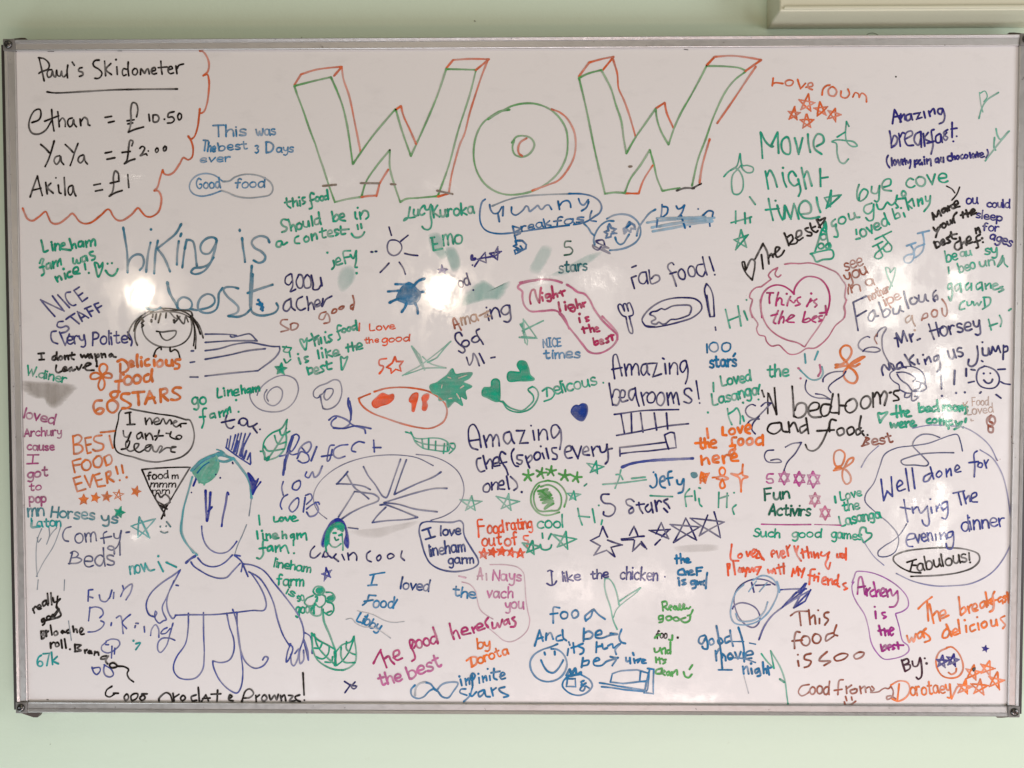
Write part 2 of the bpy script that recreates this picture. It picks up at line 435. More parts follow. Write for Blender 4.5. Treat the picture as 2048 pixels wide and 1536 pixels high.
# single-line handwriting alphabet: x-height 6, capitals 10, descenders -4
GL = {
'a':'4.5,5 3,6 1,5.5 0,3 1,.5 2.8,.3 4.3,2.5 4.5,5.5;4.5,5.5 4.6,2 5.2,0','b':'0,10 .1,5 .2,0;.2,3 1,5.3 3,6 4.6,4.5 4.6,1.8 3,0 1.2,0 .2,1.2',
'c':'4.3,5 3,6 1,5 0,3 .8,.8 2.6,0 4.4,.8','d':'4.4,5 3,6 1,5.2 0,3 .8,.6 2.4,0 4,1.5 4.6,4;4.6,10 4.6,4 5,0',
'e':'.4,3 4.2,3.2 4.2,5 2.6,6 .8,5.2 0,3 .7,.8 2.5,0 4.6,.8','f':'4.2,9.2 3,10 1.9,9 1.7,6 1.7,0;0,5.5 3.6,5.7',
'g':'4.4,5 3,6 1,5.2 0,3 1,.8 2.6,.6 4,2 4.5,5.5;4.5,5.5 4.6,1 4.3,-2.6 2.6,-4 .6,-3','h':'0,10 .1,5 .2,0;.2,3.2 1.4,5.4 3,6 4,4.8 4.2,2 4.4,0',
'i':'.4,6 .5,3 .7,0;.5,8.6','j':'2.4,6 2.5,1 2.3,-2.6 1,-4 -.4,-3.2;2.4,8.6','k':'0,10 .1,0;/4,6 .2,2.6 4.4,0','l':'.2,10 .2,4 .4,0',
'm':'0,6 .1,3 .2,0;.2,3.5 1.2,5.6 2.3,6 3,4.6 3.1,0;3.1,3.6 4.2,5.6 5.4,6 6.1,4.6 6.4,0','n':'0,6 .1,3 .2,0;.2,3.4 1.4,5.5 2.9,6 4,4.6 4.3,0',
'o':'2.4,6 .7,5 0,3 .7,.8 2.4,0 4.2,.9 4.8,3 4.2,5.2 2.4,6 1.8,5.7','p':'0,6 .1,0 .2,-4;.2,4 1.2,5.7 3,6 4.6,4.4 4.4,1.4 2.8,.2 .4,1',
'r':'0,6 .1,3 .2,0;.2,3.5 1.2,5.4 2.6,6 3.4,5.5','s':'3.8,5.2 2.4,6 .8,5.4 .6,4 2.2,3 3.8,2 3.6,.6 2,0 .2,.7','t':'1.8,9 1.8,4 2.2,.6 3.4,.1 4.2,.8;0,6 3.8,6.2',
'u':'0,6 .1,2 1,.3 2.4,.2 3.8,2 4.2,6;4.2,6 4.3,2 4.8,0','v':'/0,6 2,0 4.2,6','w':'0,6 .8,1 1.6,.2 2.8,3.6 3.2,4 3.6,1 4.8,.2 6,3 6.4,6',
'y':'0,6 .3,3 1.6,1.6 3,2.2 4,5.8;4.1,6 4,0 3.4,-3 1.8,-4 .2,-3.2','z':'/0,5.8 4,5.8 0,.2 4.4,.2',
'ƒ':'4.4,8.6 3.4,10 2.2,9 1.9,5 1.9,0 1.7,-2.8 .6,-4 -.6,-3;.2,5.6 4,5.8',
'A':'/0,0 2.6,10 5.4,0;.8,3.6 4.6,3.8','B':'.2,10 .2,5 .3,0;.2,9.8 3,9.8 4.4,8 3.2,5.8 .6,5.3 3.6,5 5,2.8 3.6,.4 .3,0','C':'5,8.6 3,10 1,8.4 0,5 1,1.4 3,0 5.2,1.2',
'D':'.4,10 .4,0;0,9.8 3,9.6 5.4,7 5.4,3.4 3.4,.6 .2,0','E':'/4.4,10 .2,10 .2,0 4.6,0;.2,5.2 3.8,5.2','F':'/4.8,10 .2,10 .2,0;.2,5.4 3.8,5.4',
'G':'5,8.6 3,10 1,8.4 0,5 1,1.4 3,0 5,1.6 5.2,4.2 3.2,4.2','H':'.2,10 .2,0;5,10 5,0;.2,5 5,5.2','I':'1.8,10 1.8,0;0,10 3.6,10;0,0 3.6,0',
'K':'.2,10 .2,0;/4.8,10 .4,4.6 5,0','L':'.2,10 .1,4 .4,.3 2,0 4.4,.4','M':'/0,0 .6,10 3.2,4 6,10 6.8,0','N':'/0,0 .3,10 4.8,0 5,10',
'O':'3,10 .8,8.6 0,5 .8,1.4 3,0 5.2,1.4 6,5 5.2,8.6 3,10 2.4,9.6','P':'.3,10 .3,0;.1,9.6 3,10 4.8,8 4,5.6 .4,4.6','R':'.3,10 .3,0;.1,9.6 3,10 4.6,8 4,5.8 .6,5;1.8,5 5,0',
'S':'4.6,8.8 2.8,10 .8,9 .6,7 2.4,5.4 4.4,3.6 4.2,1.2 2.2,0 0,1.2','T':'0,10 6,10;3,10 3,0','V':'/0,10 2.6,0 5.4,10','W':'/0,10 1.6,0 3.6,7 5.2,0 7.4,10',
'0':'2.4,10 .6,8.4 0,5 .6,1.4 2.4,0 4.2,1.6 4.8,5 4.2,8.6 2.4,10','1':'.6,10 .6,0','3':'.2,9 2.4,10 4,8.4 2.2,5.6 4.2,3.6 3.4,.8 1.6,0 0,1','6':'4,9.4 1.8,8 .3,4.4 .6,1 2.4,0 4.2,1.4 3.8,3.8 2,4.4 .6,2.6','7':'/0,10 4.6,10 1.8,0',
'!':'.4,10 .3,3;.3,.2','.':'.3,.3','(':'1.6,11 .2,7 .3,2 1.8,-1.6',')':'.2,11 1.6,7 1.5,2 0,-1.6',':':'.3,.6;.3,4.6',
}
def glyph(ch):
    out = []
    for st in GL[ch].split(';'):
        sh = st[0] == '/'
        out.append((sh, [tuple(float(c) for c in p.split(',')) for p in st.lstrip('/').split()]))
    return out
def lettering(pen, text, x0, y0, x1, y1, h, w, d, mi, rng):
    u = h/10; L = math.hypot(x1-x0, y1-y0); ax, ay = (x1-x0)/L, (y1-y0)/L; bx, by = ay, -ax
    if by > 0: bx, by = -bx, -by
    pos = 0; lay = []
    for ch in text:
        G = glyph(ch)
        xs = [p[0] for _, st in G for p in st]
        lay.append((G, pos-min(xs))); pos += max(.5, max(xs)-min(xs))+rng.uniform(1.0, 1.7)
    total = pos-1.3; sx = L/total; u = min(u, 1.32*sx); h = u*10
    sl = rng.uniform(-.03, .08); w = min(w, .26*h)
    for G, off in lay:
        dy = rng.uniform(-.35, .35); sc = rng.uniform(.92, 1.08); ro = rng.uniform(-.06, .06)
        for sh, st in G:
            Q = []
            for gx, gy in st:
                gx += rng.uniform(-.14, .14); gy += rng.uniform(-.16, .16)
                X = (off+gx+(gy*(sl-ro)))*sx; Y = (gy*sc+dy+gx*ro)*u
                Q.append((x0+ax*X+bx*Y, y0+ay*X+by*Y))
            pen.stroke(Q, w, d, mi, sh)

def star(pen, cx, cy, r, mode, rot, w, d, mi, rng):
    def pt(k, q): 
        a = rot+k*math.tau/10-math.pi/2
        return (cx+q*math.cos(a)*rng.uniform(.9, 1.1), cy+q*math.sin(a)*rng.uniform(.9, 1.1))
    if mode == 'o' or mode == 's':
        P = [pt(k, r*(1 if mode == 'o' else (1.15 if k in (2, 8) else .8))) for k in (0, 4, 8, 2, 6)]
        pen.stroke(P+[(P[0][0]+rng.uniform(-.1, .1)*r, P[0][1]+rng.uniform(-.1, .1)*r)], w, d, mi, True)
        if mode == 's': pen.stroke([P[0], P[1]], w*.8, d, mi, True)
    elif mode == 'f':
        P = [pt(k, r if k % 2 == 0 else r*.48) for k in range(10)]
        z = pen.level(); c = pen.v(cx, cy, z, d); vs = [pen.v(p[0], p[1], z, d*rng.uniform(.8, 1)) for p in P]
        for t in range(10): pen.face((c, vs[t], vs[(t+1) % 10]), mi)
        pen.stroke(P+[P[0]], w, d, mi, True)
    elif mode == 'x':
        for k in (0, 2, 4, 6, 8): pen.stroke([pt(k, r), (cx+rng.uniform(-.1, .1)*r, cy+rng.uniform(-.1, .1)*r)], w*1.1, d, mi, True)
        pen.stroke([(cx, cy)], w*1.8, d, mi)
    elif mode == 'h':
        for up in (-1, 1):
            T = [(cx+rng.uniform(-.08, .08)*r, cy+up*r), (cx-.72*r, cy-up*.55*r), (cx+.75*r, cy-up*.5*r)]
            pen.stroke(T+[T[0]], w, d, mi, True)

NOTES = []
# ---------------------------------------------------------------- the marker writing and drawings
# tiles: origin and scale of the sheets the strokes were measured on
TILES = dict(A=(0,60,3.841),B=(360,80,3.841),C=(760,80,3.841),D=(1120,80,3.841),E=(1440,120,5.12),F=(1700,150,5.12),
 G=(20,420,5.12),H=(400,400,5.12),I=(740,380,5.12),J=(1040,380,5.12),K=(1400,380,6.0235),L=(1640,340,5.12),
 M=(20,640,5.12),N=(360,640,5.12),O=(640,600,5.12),P=(900,580,5.12),Q=(1160,660,5.12),R=(1480,600,6.0235),
 S=(1680,580,5.689),U=(20,860,5.12),V=(340,860,5.12),W=(600,860,5.12),X=(900,840,5.12),Y=(1140,880,5.12),
 Z=(1440,860,5.12),a=(1680,820,4.2667),b=(20,1140,5.12),c=(300,1120,4.6545),d=(660,1120,5.12),e=(1000,1120,5.12),
 f=(1300,1120,5.12),g=(1560,1120,4.1967),h=(180,500,5.389),_=(0,0,1))
NOTE = 'handwritten_note'
n = NOTES.append
# each entry: (name, label, colour, width in px, density, [ops]); an op is 'tile|strokes', (tile, text, x0,y0,x1,y1,height[,slant])
# or ('*', tile, cx, cy, r, mode, rot)
n((NOTE,'black list headed Skidometer with pound amounts, top left','black',5,1,[
'A|300,212 320,300 340,392;296,214 340,222 378,262 370,300 316,322 300,334;398,306 376,308 362,336 372,364 392,356 404,318 410,348 426,362 436,310;436,318 444,350 462,356 474,316 478,350 490,362 514,340;522,270 516,320 520,368;556,248 572,272;632,290 610,296 606,316 634,326 638,346 612,358',
'A|764,232 732,236 716,258 724,280 760,302 784,330 776,358 752,374 730,372;804,240 808,300 812,352;852,258 814,304 858,344;892,228;898,284 902,342;972,302 950,298 940,326 950,352 970,344;986,246 984,300 990,352;1036,296 1020,312 1022,340 1042,346 1058,324 1050,300 1034,296;1080,344 1084,300 1100,318 1112,334 1126,306 1138,300 1148,338;1166,318 1196,308 1190,290 1170,298 1164,324 1180,340 1204,334;1236,240 1240,300 1246,340;1216,290 1284,284;1294,306 1326,296 1316,280 1296,290 1292,318 1308,336 1334,330;1352,276 1360,336;1358,300 1376,272 1410,262',
'A|362,476 420,484 640,474 900,460 1364,454',
'A|246,712 300,690 316,650 306,610 268,620 232,680 224,750 250,794 300,800 352,770 396,700;398,612 404,700 416,776;344,702 452,660;444,628 452,700 456,744;456,704 480,676 500,700 502,742;556,676 528,686 520,716 536,744 556,730 566,690 572,724 588,744;616,684 622,736;622,706 650,672 672,690 680,730 692,734',
'A|808,672 858,664;834,712 878,702;1050,668 1060,610 1046,566 1020,560 1006,610 1008,690 1000,750 986,786;986,786 1040,764 1104,746;976,698 1030,690;982,722 1020,714;1144,648 1150,700;1176,656 1180,706 1210,704 1222,676 1206,654 1176,654;1264,686;1338,628 1296,642 1292,672 1324,668 1340,690 1322,712 1288,716;1380,640 1366,664 1376,692 1392,680 1394,652 1380,640',
'A|314,880 350,910 380,944;418,852 396,930 372,1000 348,1050;458,966 428,976 416,1008 434,1032 456,1010 466,972 472,1010 490,1034;502,880 536,912 562,940;600,872 574,940 556,1000 540,1042;640,960 612,972 600,1002 618,1022 640,1002 648,966 654,1006 672,1030;808,946 858,936;822,994 884,982;1014,890 1022,856 1002,848 990,900 984,960 974,1006 956,1028;956,1028 1000,1004 1038,992;938,942 1002,934;1074,910 1092,894 1112,906 1096,944 1078,966 1124,952 1130,962;1140,930;1206,906 1194,924 1202,942 1216,930 1214,910;1268,892 1256,910 1262,930 1276,922 1278,898',
'A|232,1284 260,1200 288,1122;288,1122 304,1190 326,1272;250,1232 316,1216;352,1172 364,1260;392,1178 366,1210 410,1254;430,1136;448,1190 458,1252 470,1256;494,1134 502,1270;556,1194 532,1204 524,1240 540,1270 558,1246 562,1200 572,1250 584,1276;722,1192 772,1182;734,1238 788,1228;914,1150 908,1100 886,1084 872,1130 874,1200 862,1250 840,1278;840,1278 890,1250 940,1234;848,1178 916,1162;982,1112 990,1210']))
n(('scalloped_border','orange scalloped border round the price list','rust',5.5,1,[
'A|1536,162 1556,164 1590,206 1606,262 1596,320 1562,352;1562,350 1592,342 1606,390 1604,470 1592,560 1568,626 1544,640 1534,634;1536,606 1530,660 1518,750 1492,822 1466,842;1446,816 1466,846 1484,910 1474,980 1446,998 1410,982 1380,1030 1330,1098 1290,1114 1262,1104 1250,1076;1250,1076 1230,1140 1210,1210 1186,1236;1186,1236 1214,1236 1236,1270 1240,1320 1216,1400 1160,1436 1120,1430 1086,1394 1062,1368 1010,1420 940,1464 900,1460 870,1430 846,1386 828,1378 780,1420 700,1480 650,1488 610,1470 580,1430 556,1410 520,1440 460,1484 420,1490 392,1476 370,1430 352,1396 300,1436 250,1466 214,1452 192,1412 176,1370']))
n(('block_lettering','big WOW in green outline letters with rust red shading','grass',5.5,.85,[
'B|/878,354 900,420 960,580 1040,800 1100,980 1190,1246;1190,1246 1290,1222 1394,1206;1394,1206 1430,1090 1510,970 1612,846;878,354 1020,318 1160,286;1160,286 1210,400 1250,510 1285,660 1328,954;1328,954 1480,740 1654,534',
'C|122,536 170,700 238,892;238,892 330,690 440,430 510,222;510,224 620,226 738,230;738,230 690,420 600,700 530,960 444,1200;444,1200 290,1214 200,1222 156,1246;156,1246 110,1110 76,980 76,846',
'C|996,536 920,550 850,590 790,640 745,720 722,820 722,920 745,1010 800,1100 880,1160 970,1188 1080,1184 1180,1158 1280,1104 1370,1020 1430,900 1442,800 1430,690 1380,600 1300,530 1200,492 1110,488 1020,506 930,550 830,610;1014,790 1050,744 1110,738 1160,756 1186,800 1170,850 1130,888 1080,898 1036,880 1018,830 1030,770',
'D|146,292 200,520 270,860 346,1182;346,1182 420,1172 498,1176;498,1176 540,1070 620,960 690,846;690,846 720,950 745,1060 786,1160;786,1160 860,1146 920,1138;1014,1120 1060,920 1120,760 1180,590 1270,400 1340,310 1424,244;1424,236 1380,216 1280,204 1126,200;1126,200 1080,290 1010,420 930,560 880,670 834,804;834,804 780,710 748,620 734,530;734,530 650,650 580,750 510,872;510,872 490,760 470,620 430,500 390,370 318,232;146,292 220,258 318,232',
'!rust','B|880,344 930,264;930,264 1040,230 1130,216 1244,206;1244,206 1184,276;1244,216 1256,300 1300,430 1340,620 1388,862;1600,996 1560,1060 1530,1110;1530,1120 1510,1200;1394,1208 1440,1200 1510,1196',
'C|122,536 162,508;162,508 180,580 230,690 278,800;510,216 562,154;562,154 680,146 838,148;838,148 736,232;826,160 780,280 740,400 690,560 650,720 615,800 580,920 550,1040 528,1180;444,1204 528,1180;1318,532 1380,556 1436,602 1490,700 1504,800 1490,900 1440,1000 1370,1080 1300,1110 1240,1132 1170,1158;1126,756 1080,786 1062,830 1068,872 1092,892',
'D|146,280 224,174;224,174 320,148 412,130;412,130 320,242;408,150 440,260 450,370 490,460 530,570 582,748;734,528 804,482;804,482 820,560 870,674;1126,196 1188,130;1188,130 1320,122 1460,138 1546,154;1546,154 1424,240;1504,206 1440,300 1340,450 1250,580 1208,640;1150,762 1110,900 1090,980 1072,1096;498,1178 604,1180;604,1180 640,1080 712,964',
'!black','D|896,1158 960,1138 1030,1140;1016,1142 1050,1122 1084,1104',
'!greybrown','B|1098,1122 1200,1112;1388,1100 1530,1102;1620,1108 1656,1110','C|438,1158 558,1184','D|530,974 550,972']))
n((NOTE,'smudged blue note about the best three days','seablue',5,.85,[
('B','This',255,742,510,738,84),('B','was',590,738,735,725,76),('B','The',172,850,272,858,76),('B','best',300,852,520,838,64),('B','3',578,868,606,866,60),('B','D',660,866,714,866,76),('B','ays',742,866,872,862,62),('B','ever',155,940,385,932,58)]))
n((NOTE,'blue good food inside a peanut shaped bubble','seablue',4.5,.85,[
'B|330,1088 270,1042 200,1026 130,1042 82,1090 74,1140 100,1180 160,1200 230,1190 320,1158',('B','Good',130,1142,310,1138,76),('B','food',425,1140,650,1132,74),
'!greyblue','B|330,1088 380,1084 420,1056 480,1036 560,1034 640,1056 700,1100 714,1150 690,1190 620,1206 520,1214 430,1200 370,1174 320,1158']))
n((NOTE,'teal this food should be in a contest with a smile','teal',5.5,.9,[
'B|818,1215 825,1270 850,1290;805,1250 850,1240;865,1215 870,1280;870,1255 895,1235 905,1275;920,1235 925,1275;915,1210;960,1210 940,1215 945,1235 965,1245 945,1262','B|1030,1185 1010,1175 1000,1200 1010,1250 1015,1290 995,1298;1000,1235 1035,1222;1050,1205 1040,1230 1060,1240 1070,1215 1050,1205;1085,1200 1075,1225 1095,1235 1105,1208 1085,1200;1130,1195 1110,1205 1115,1228 1135,1218;1130,1150 1140,1225','H|895,205 850,200 830,230 850,265 890,285 880,315 840,330;905,200 925,260 935,315;932,285 955,255 975,280 985,320;1020,235 990,260 1000,300 1035,295 1040,250 1015,240;1055,220 1065,270 1100,275 1110,215;1110,215 1120,270;1140,165 1155,265;1215,185 1175,205 1180,250 1215,245 1230,190;1215,125 1225,190 1240,250','H|1350,120 1360,170 1370,220;1365,190 1400,150 1425,175 1400,215 1365,220;1435,185 1480,165 1465,140 1435,155 1435,200 1490,215','H|1590,125 1595,185 1610,195;1615,80;1635,125 1645,195;1645,160 1680,110 1715,120 1725,170 1700,195','H|830,420 790,430 785,475 820,480 840,440;840,430 850,460 895,435','H|1010,370 975,390 975,440 1020,445;1090,370 1065,400 1080,430 1115,415 1110,380 1085,375;1140,350 1150,415;1150,380 1180,345 1195,365 1200,400;1250,290 1260,385 1290,380;1225,330 1290,310;1310,350 1355,335 1340,310 1310,325 1315,370 1365,370;1410,300 1380,310 1390,335 1420,345 1390,365;1440,270 1450,350 1490,345;1420,310 1525,300',
'H|1612,256 1620,300;1648,246 1656,290;1552,345 1580,380 1630,384 1668,360 1684,330']))
n(('signature','green signature between the big letters and the blue bubble','teal2',5.5,.9,[
'I|410,175 400,230 385,290 345,315 360,290 420,285 460,278;450,200 448,250 470,268 490,250 492,200 496,260;548,160 515,200 505,240 530,258 560,240;560,160 570,200 600,200 625,150;625,150 620,260 632,330 620,390 590,408 550,395 535,375',('I','Kuroka',655,285,1070,240,115)]))
n((NOTE,'blue yummy breakfast in a long bubble','blue',5,.95,[
'I|1180,95 1150,120 1130,190 1124,280 1134,340 1165,395 1220,430 1320,448 1470,438 1600,420 1800,390 2040,362;1225,150 1235,200 1265,240 1310,235 1350,175;1365,170 1360,265;1310,240 1325,325;1450,175 1452,235 1490,258 1560,215 1600,165 1620,175 1635,220 1680,190 1720,160 1740,190 1760,200 1800,160 1830,155 1860,200',
'J|500,38 640,42 750,70 815,120 836,180 815,235 760,275 690,320 620,345 550,355;300,385 500,362',
'J|390,115 405,200;405,160 440,120 490,110 515,140 520,178;600,90 620,140 650,155 700,100;705,120 680,180 630,215;735,215 720,260 722,310 780,322',
'I|1460,370 1480,450 1490,500;1460,370 1540,400 1490,430 1540,440 1480,470',('I','reak',1555,425,1855,362,88),('I','fas',1880,368,2190,330,92),
'!greyblue','I|1250,165 1400,105 1560,68 1760,50 2040,40']))
n(('face_drawing','blue face with star eyes beside the breakfast bubble','blue2',5.5,.85,[
'J|960,318 900,318 830,360 780,430 755,510 765,560;890,295 960,260 1050,248 1130,265 1200,320 1235,400 1225,480 1180,540 1090,590 1000,612 920,618;975,485 990,530 1025,558 1060,545 1090,500 1118,455;1388,200 1330,235 1260,320 1215,390 1195,470;655,345 700,390 730,440 760,465',
'!blue','J|w6:/915,350 935,390 985,400 945,430 990,445 935,450 930,480 880,492 895,450 865,430 905,415 900,380 915,350;w7:/1120,330 1170,360 1180,400 1140,395 1130,430 1100,410 1070,445 1065,400 1090,385 1120,330;/1090,385 1130,350',
'!navy','J|780,520 850,515 870,580;w5:780,530 800,545 910,595 840,590 920,650 850,620 770,580 745,565 750,590 800,615 830,580']))
n((NOTE,'blue crossed out word right of the starry eyed face','blue',5,.95,[
'J|1455,150 1450,230 1440,290;1460,170 1510,180 1505,240 1450,285;1600,165 1620,195 1660,180 1685,155;1685,155 1660,230 1610,290;1825,195;/1410,290 1400,380 1440,370;1650,260 1690,390;1870,265 1930,215 1975,225 1970,270;1940,330 1945,370;1740,375;1830,290;1780,300',
'!paleblue','J|w6:1300,335 1500,310 1990,285;w7:1350,385 1560,345 1960,300;w7:1360,425 1560,390 1760,350 1970,320;w7:1420,375 1700,330 1900,312;w5:1400,290 1600,285 1900,275']))
n((NOTE,'dark green five stars on a pale smear','dkgreen',5,1,[
'J|520,525 465,530 460,585 510,585 540,620 520,655 455,668','!dkteal',('J','stars',402,852,690,822,115)]))
n(('smear','pale teal rubbed out smears beside five stars','smear',1,.3,['J|#240,560 330,590 300,700 240,800 180,870 90,830 130,720','J|#860,630 720,650 600,710 450,790 300,880 420,880 600,820 730,740']))
n((NOTE,'navy Fab food with an exclamation mark','navy',4.6,1,[
'J|1145,793 1190,775;1140,898 1190,880;1140,900 1172,1010;1290,840 1240,850 1215,900 1230,950 1270,960 1300,910 1290,840 1310,960;1320,820 1345,960 1380,955 1430,920 1420,880 1380,875 1345,910;1575,765 1555,745 1520,765 1515,800 1550,850 1580,920 1600,985;1535,860 1600,840;1650,810 1620,850 1640,905 1680,915 1692,870 1670,820 1650,810;1745,780 1720,820 1740,880 1780,885 1795,840 1770,785 1745,780;1870,760 1820,770 1805,810 1825,865 1870,885 1900,830;1870,685 1890,780 1915,870;1938,685 1985,830;1995,868']))
n(('meal_drawing','navy drawing of a fork, a plate and a knife','navy',4.6,1,[
'J|1085,1300 1050,1285 1015,1235 1005,1185 1020,1168 1040,1180 1070,1240;1070,1240 1060,1170 1080,1165 1110,1240;1110,1240 1098,1170 1120,1155 1140,1190 1160,1250 1155,1280 1115,1295;1085,1300 1100,1380 1125,1460 1150,1470 1155,1440 1135,1360 1120,1295',
'J|1270,1375 1250,1330 1280,1270 1350,1200 1450,1140 1560,1110 1680,1103 1790,1115 1850,1160 1862,1210 1840,1250 1760,1310 1640,1350 1500,1385 1380,1405 1300,1400 1270,1375;1290,1392 1380,1402;1330,1275 1350,1250 1400,1240 1450,1215 1480,1225 1560,1190 1650,1180 1740,1185 1755,1210 1735,1275 1700,1295 1600,1325 1545,1328 1490,1370 1460,1375 1420,1355 1395,1375 1350,1365 1345,1350 1390,1320 1375,1295 1330,1275',
'J|1910,960 1890,1020 1910,1130 1930,1240 1945,1298;1945,1298 1990,1295;1990,1295 1985,1200 1975,1080 1945,1000 1910,960;1915,1080 1930,1180 1945,1290;2000,1405 2005,1435']))
n((NOTE,'crimson Night light is the best in a curling outline','crimson',6,1,[
'J|110,1165 100,1110 120,1030 145,1020 170,1100 200,1155;200,1155 205,1070 215,1000','J|225,1095 235,1135;228,1055;300,1065 265,1075 270,1105 305,1090;305,1065 320,1110 310,1140 280,1135;325,985 345,1110;345,1080 375,1060 385,1095;415,1035 440,1085;400,1055 460,1030','J|395,1150 405,1215 415,1240;465,1180 470,1230;458,1150;530,1175 495,1185 500,1215 540,1205;540,1175 565,1215 550,1245 515,1235;570,1120 590,1210;590,1185 615,1165 630,1205;640,1155 655,1195;645,1165 670,1150','J|605,1310 615,1355;610,1270;700,1300 670,1310 690,1330 705,1335 680,1345','J|645,1405 660,1465;635,1425 690,1415;705,1380 725,1455;720,1430 745,1410 760,1450;765,1430 800,1415 785,1405 765,1430 780,1450 815,1445','P|1465,495 1480,560;1475,540 1510,520 1520,545 1490,565;1530,535 1570,520 1550,505 1530,525 1545,555 1575,545;1620,490 1595,500 1620,515 1625,530 1600,540;1650,460 1665,515;1625,475 1675,462',
'!pink','J|0,950 100,930 250,915 370,930 430,950;480,970 530,1000 590,1045 660,1065 710,1120 760,1220 840,1330 940,1430 990,1480 998,1530',
'I|1700,925 1600,945 1530,970 1515,1000 1560,1040 1560,1090 1580,1180 1640,1240 1760,1240 1900,1235 1980,1290 2040,1420','P|1120,240 1160,290 1210,370 1290,470 1360,560 1420,630 1480,650 1560,640 1660,580 1710,510 1715,460 1690,410 1600,310 1560,270']))
n(('sun_drawing','navy thin sun with six rays','navy',4.6,1,[
'I|240,512 200,520 178,570 190,640 240,672 290,655 326,600 315,550 280,520 240,512;195,380 220,465;315,525 390,465;355,650 420,665 490,672;300,740 340,800 362,862;195,750 150,800 105,845;10,635 25,635;55,630 70,630']))
n((NOTE,'green word on a teal smear above the bright reflection','teal2',5.5,.95,['I|620,490 660,485;635,490 650,615;640,560 690,550;650,620 740,600',('I','mo',755,568,945,545,165)]))
n(('smear','teal rubbed out smear round the green word','smear',1,.42,['I|#600,445 710,435 750,520 760,600 800,660 740,720 660,650 620,600','I|#770,590 860,580 920,680 930,800 850,840 800,740']))
n(('star_drawing','three small joined navy stars by the yummy bubble','navy2',4.6,1,['I|w8:1045,672 1042,712 1078,704;/1070,785 1180,640 1190,745 1100,710 1200,690;/1225,650 1345,630 1260,690 1310,580 1305,715 1225,650;1180,695 1260,680;1050,770']))
n(('star_drawing','single small violet star above the bright reflection','navy2',3,1,['I|#735,765 750,800 795,812 765,830 770,855 735,838 705,850 715,825 695,815 725,800']))
n((NOTE,'navy word ending beside the bright reflection','navy',4.6,1,[('I','od',916,1002,1032,972,118),'I|1058,1025']))
n(('sun_drawing','solid blue sun with short rays','blue2',7,1,[
'I|#390,955 430,965 470,1010 510,1050 505,1110 470,1150 410,1165 340,1145 280,1115 290,1070 320,1010;260,965 340,965 390,960;185,1040 250,1035 310,1030;200,1155 250,1130 290,1115;325,1250 360,1200 375,1155;490,1265 485,1210 460,1155;445,985 500,930 560,908;510,1050 550,1040']))
n(('smear','teal brushed smear below the navy stars','smear',1,.55,['I|#920,1120 1000,1030 1090,950 1160,915 1240,960 1300,1000 1440,930 1390,1050 1340,1120 1200,1130 1060,1165 940,1190']))
n((NOTE,'faded brown and navy Amazing food','navy',5,1,[
('I','ing',1212,1332,1445,1272,158),'P|125,470 100,435 60,450 55,500 90,550 140,590 155,620 130,645 90,625;300,400 270,420 290,480 320,520 340,555;170,690 200,770 230,720 240,650 270,690 300,775;300,650 350,750;420,695 460,688',('P','oo',135,590,310,520,100),
'!brown','I|870,1420 850,1330 860,1310 900,1370 935,1435;870,1385 910,1370','!palebrown',('I','ma',942,1385,1110,1340,118),'I|1120,1290 1215,1240;1215,1240 1175,1300 1230,1290']))
n(('star_drawing','thin teal star scribbled below the crimson outline','paleteal',4.5,.9,['P|/740,340 770,540 790,560 795,520 760,420 750,300 890,495 710,485;740,420 955,315;720,350 760,430 750,440;735,480 870,490']))
n(('heart_drawing','small blue arrow heart below the yummy bubble','blue',6,1,['I|/1490,520 1560,520 1600,560 1595,600 1490,655 1480,620 1520,600 1470,575 1500,560 1490,520;/1540,575 1560,600 1510,620']))
n((NOTE,'large grey blue biking is best','steel',6.5,.9,[
'G|1160,180 1180,300 1200,440 1205,640;1205,640 1210,560 1240,490 1300,455 1350,465 1372,520 1360,580 1330,615;1440,335 1415,450 1395,635;1445,200;1515,315 1490,450 1478,650;1755,145 1700,240 1620,310 1510,395;1510,395 1580,490 1640,630;1730,320 1715,430 1710,560;1755,240 1745,270;1810,305 1785,430 1765,590;1790,400 1815,310 1870,320 1895,400 1905,500 1915,575',
'H|170,410 140,385 80,390 20,440 5,500 30,545 90,550 140,490 170,410;170,430 145,540 110,640 40,730 -50,760 -90,740 -60,700 20,690 90,660 140,590;432,390 440,480 455,570 462,635;408,305 408,318;712,435 690,390 620,370 550,400 530,440 560,490 630,530 670,580 655,625 605,645 550,620',
'h|w8:835,350 860,460 940,600;940,600 950,550 1000,510 1070,530 1100,580 1085,630 1020,650 960,640 940,610;1085,635 1150,648 1200,640 1300,610 1345,560 1330,500 1270,475 1200,510 1165,580 1170,640 1220,675 1300,675 1360,640 1385,570 1390,470 1430,410;1600,415 1540,400 1460,405 1440,430 1480,500 1560,570 1600,620 1590,670 1500,710;1490,712 1600,720 1680,690 1720,650;1745,170 1735,300 1725,450 1730,620 1750,670 1820,705 1920,700 2000,670 2030,620 2010,575;1755,260 1750,400 1735,640;1700,465 1800,430 1970,375;610,625 650,640 720,640 760,620',
'!blue2','h|w6:1830,560 1850,600 1820,590 1870,620 1840,640 1860,580 1800,585;1815,540;1860,650']))
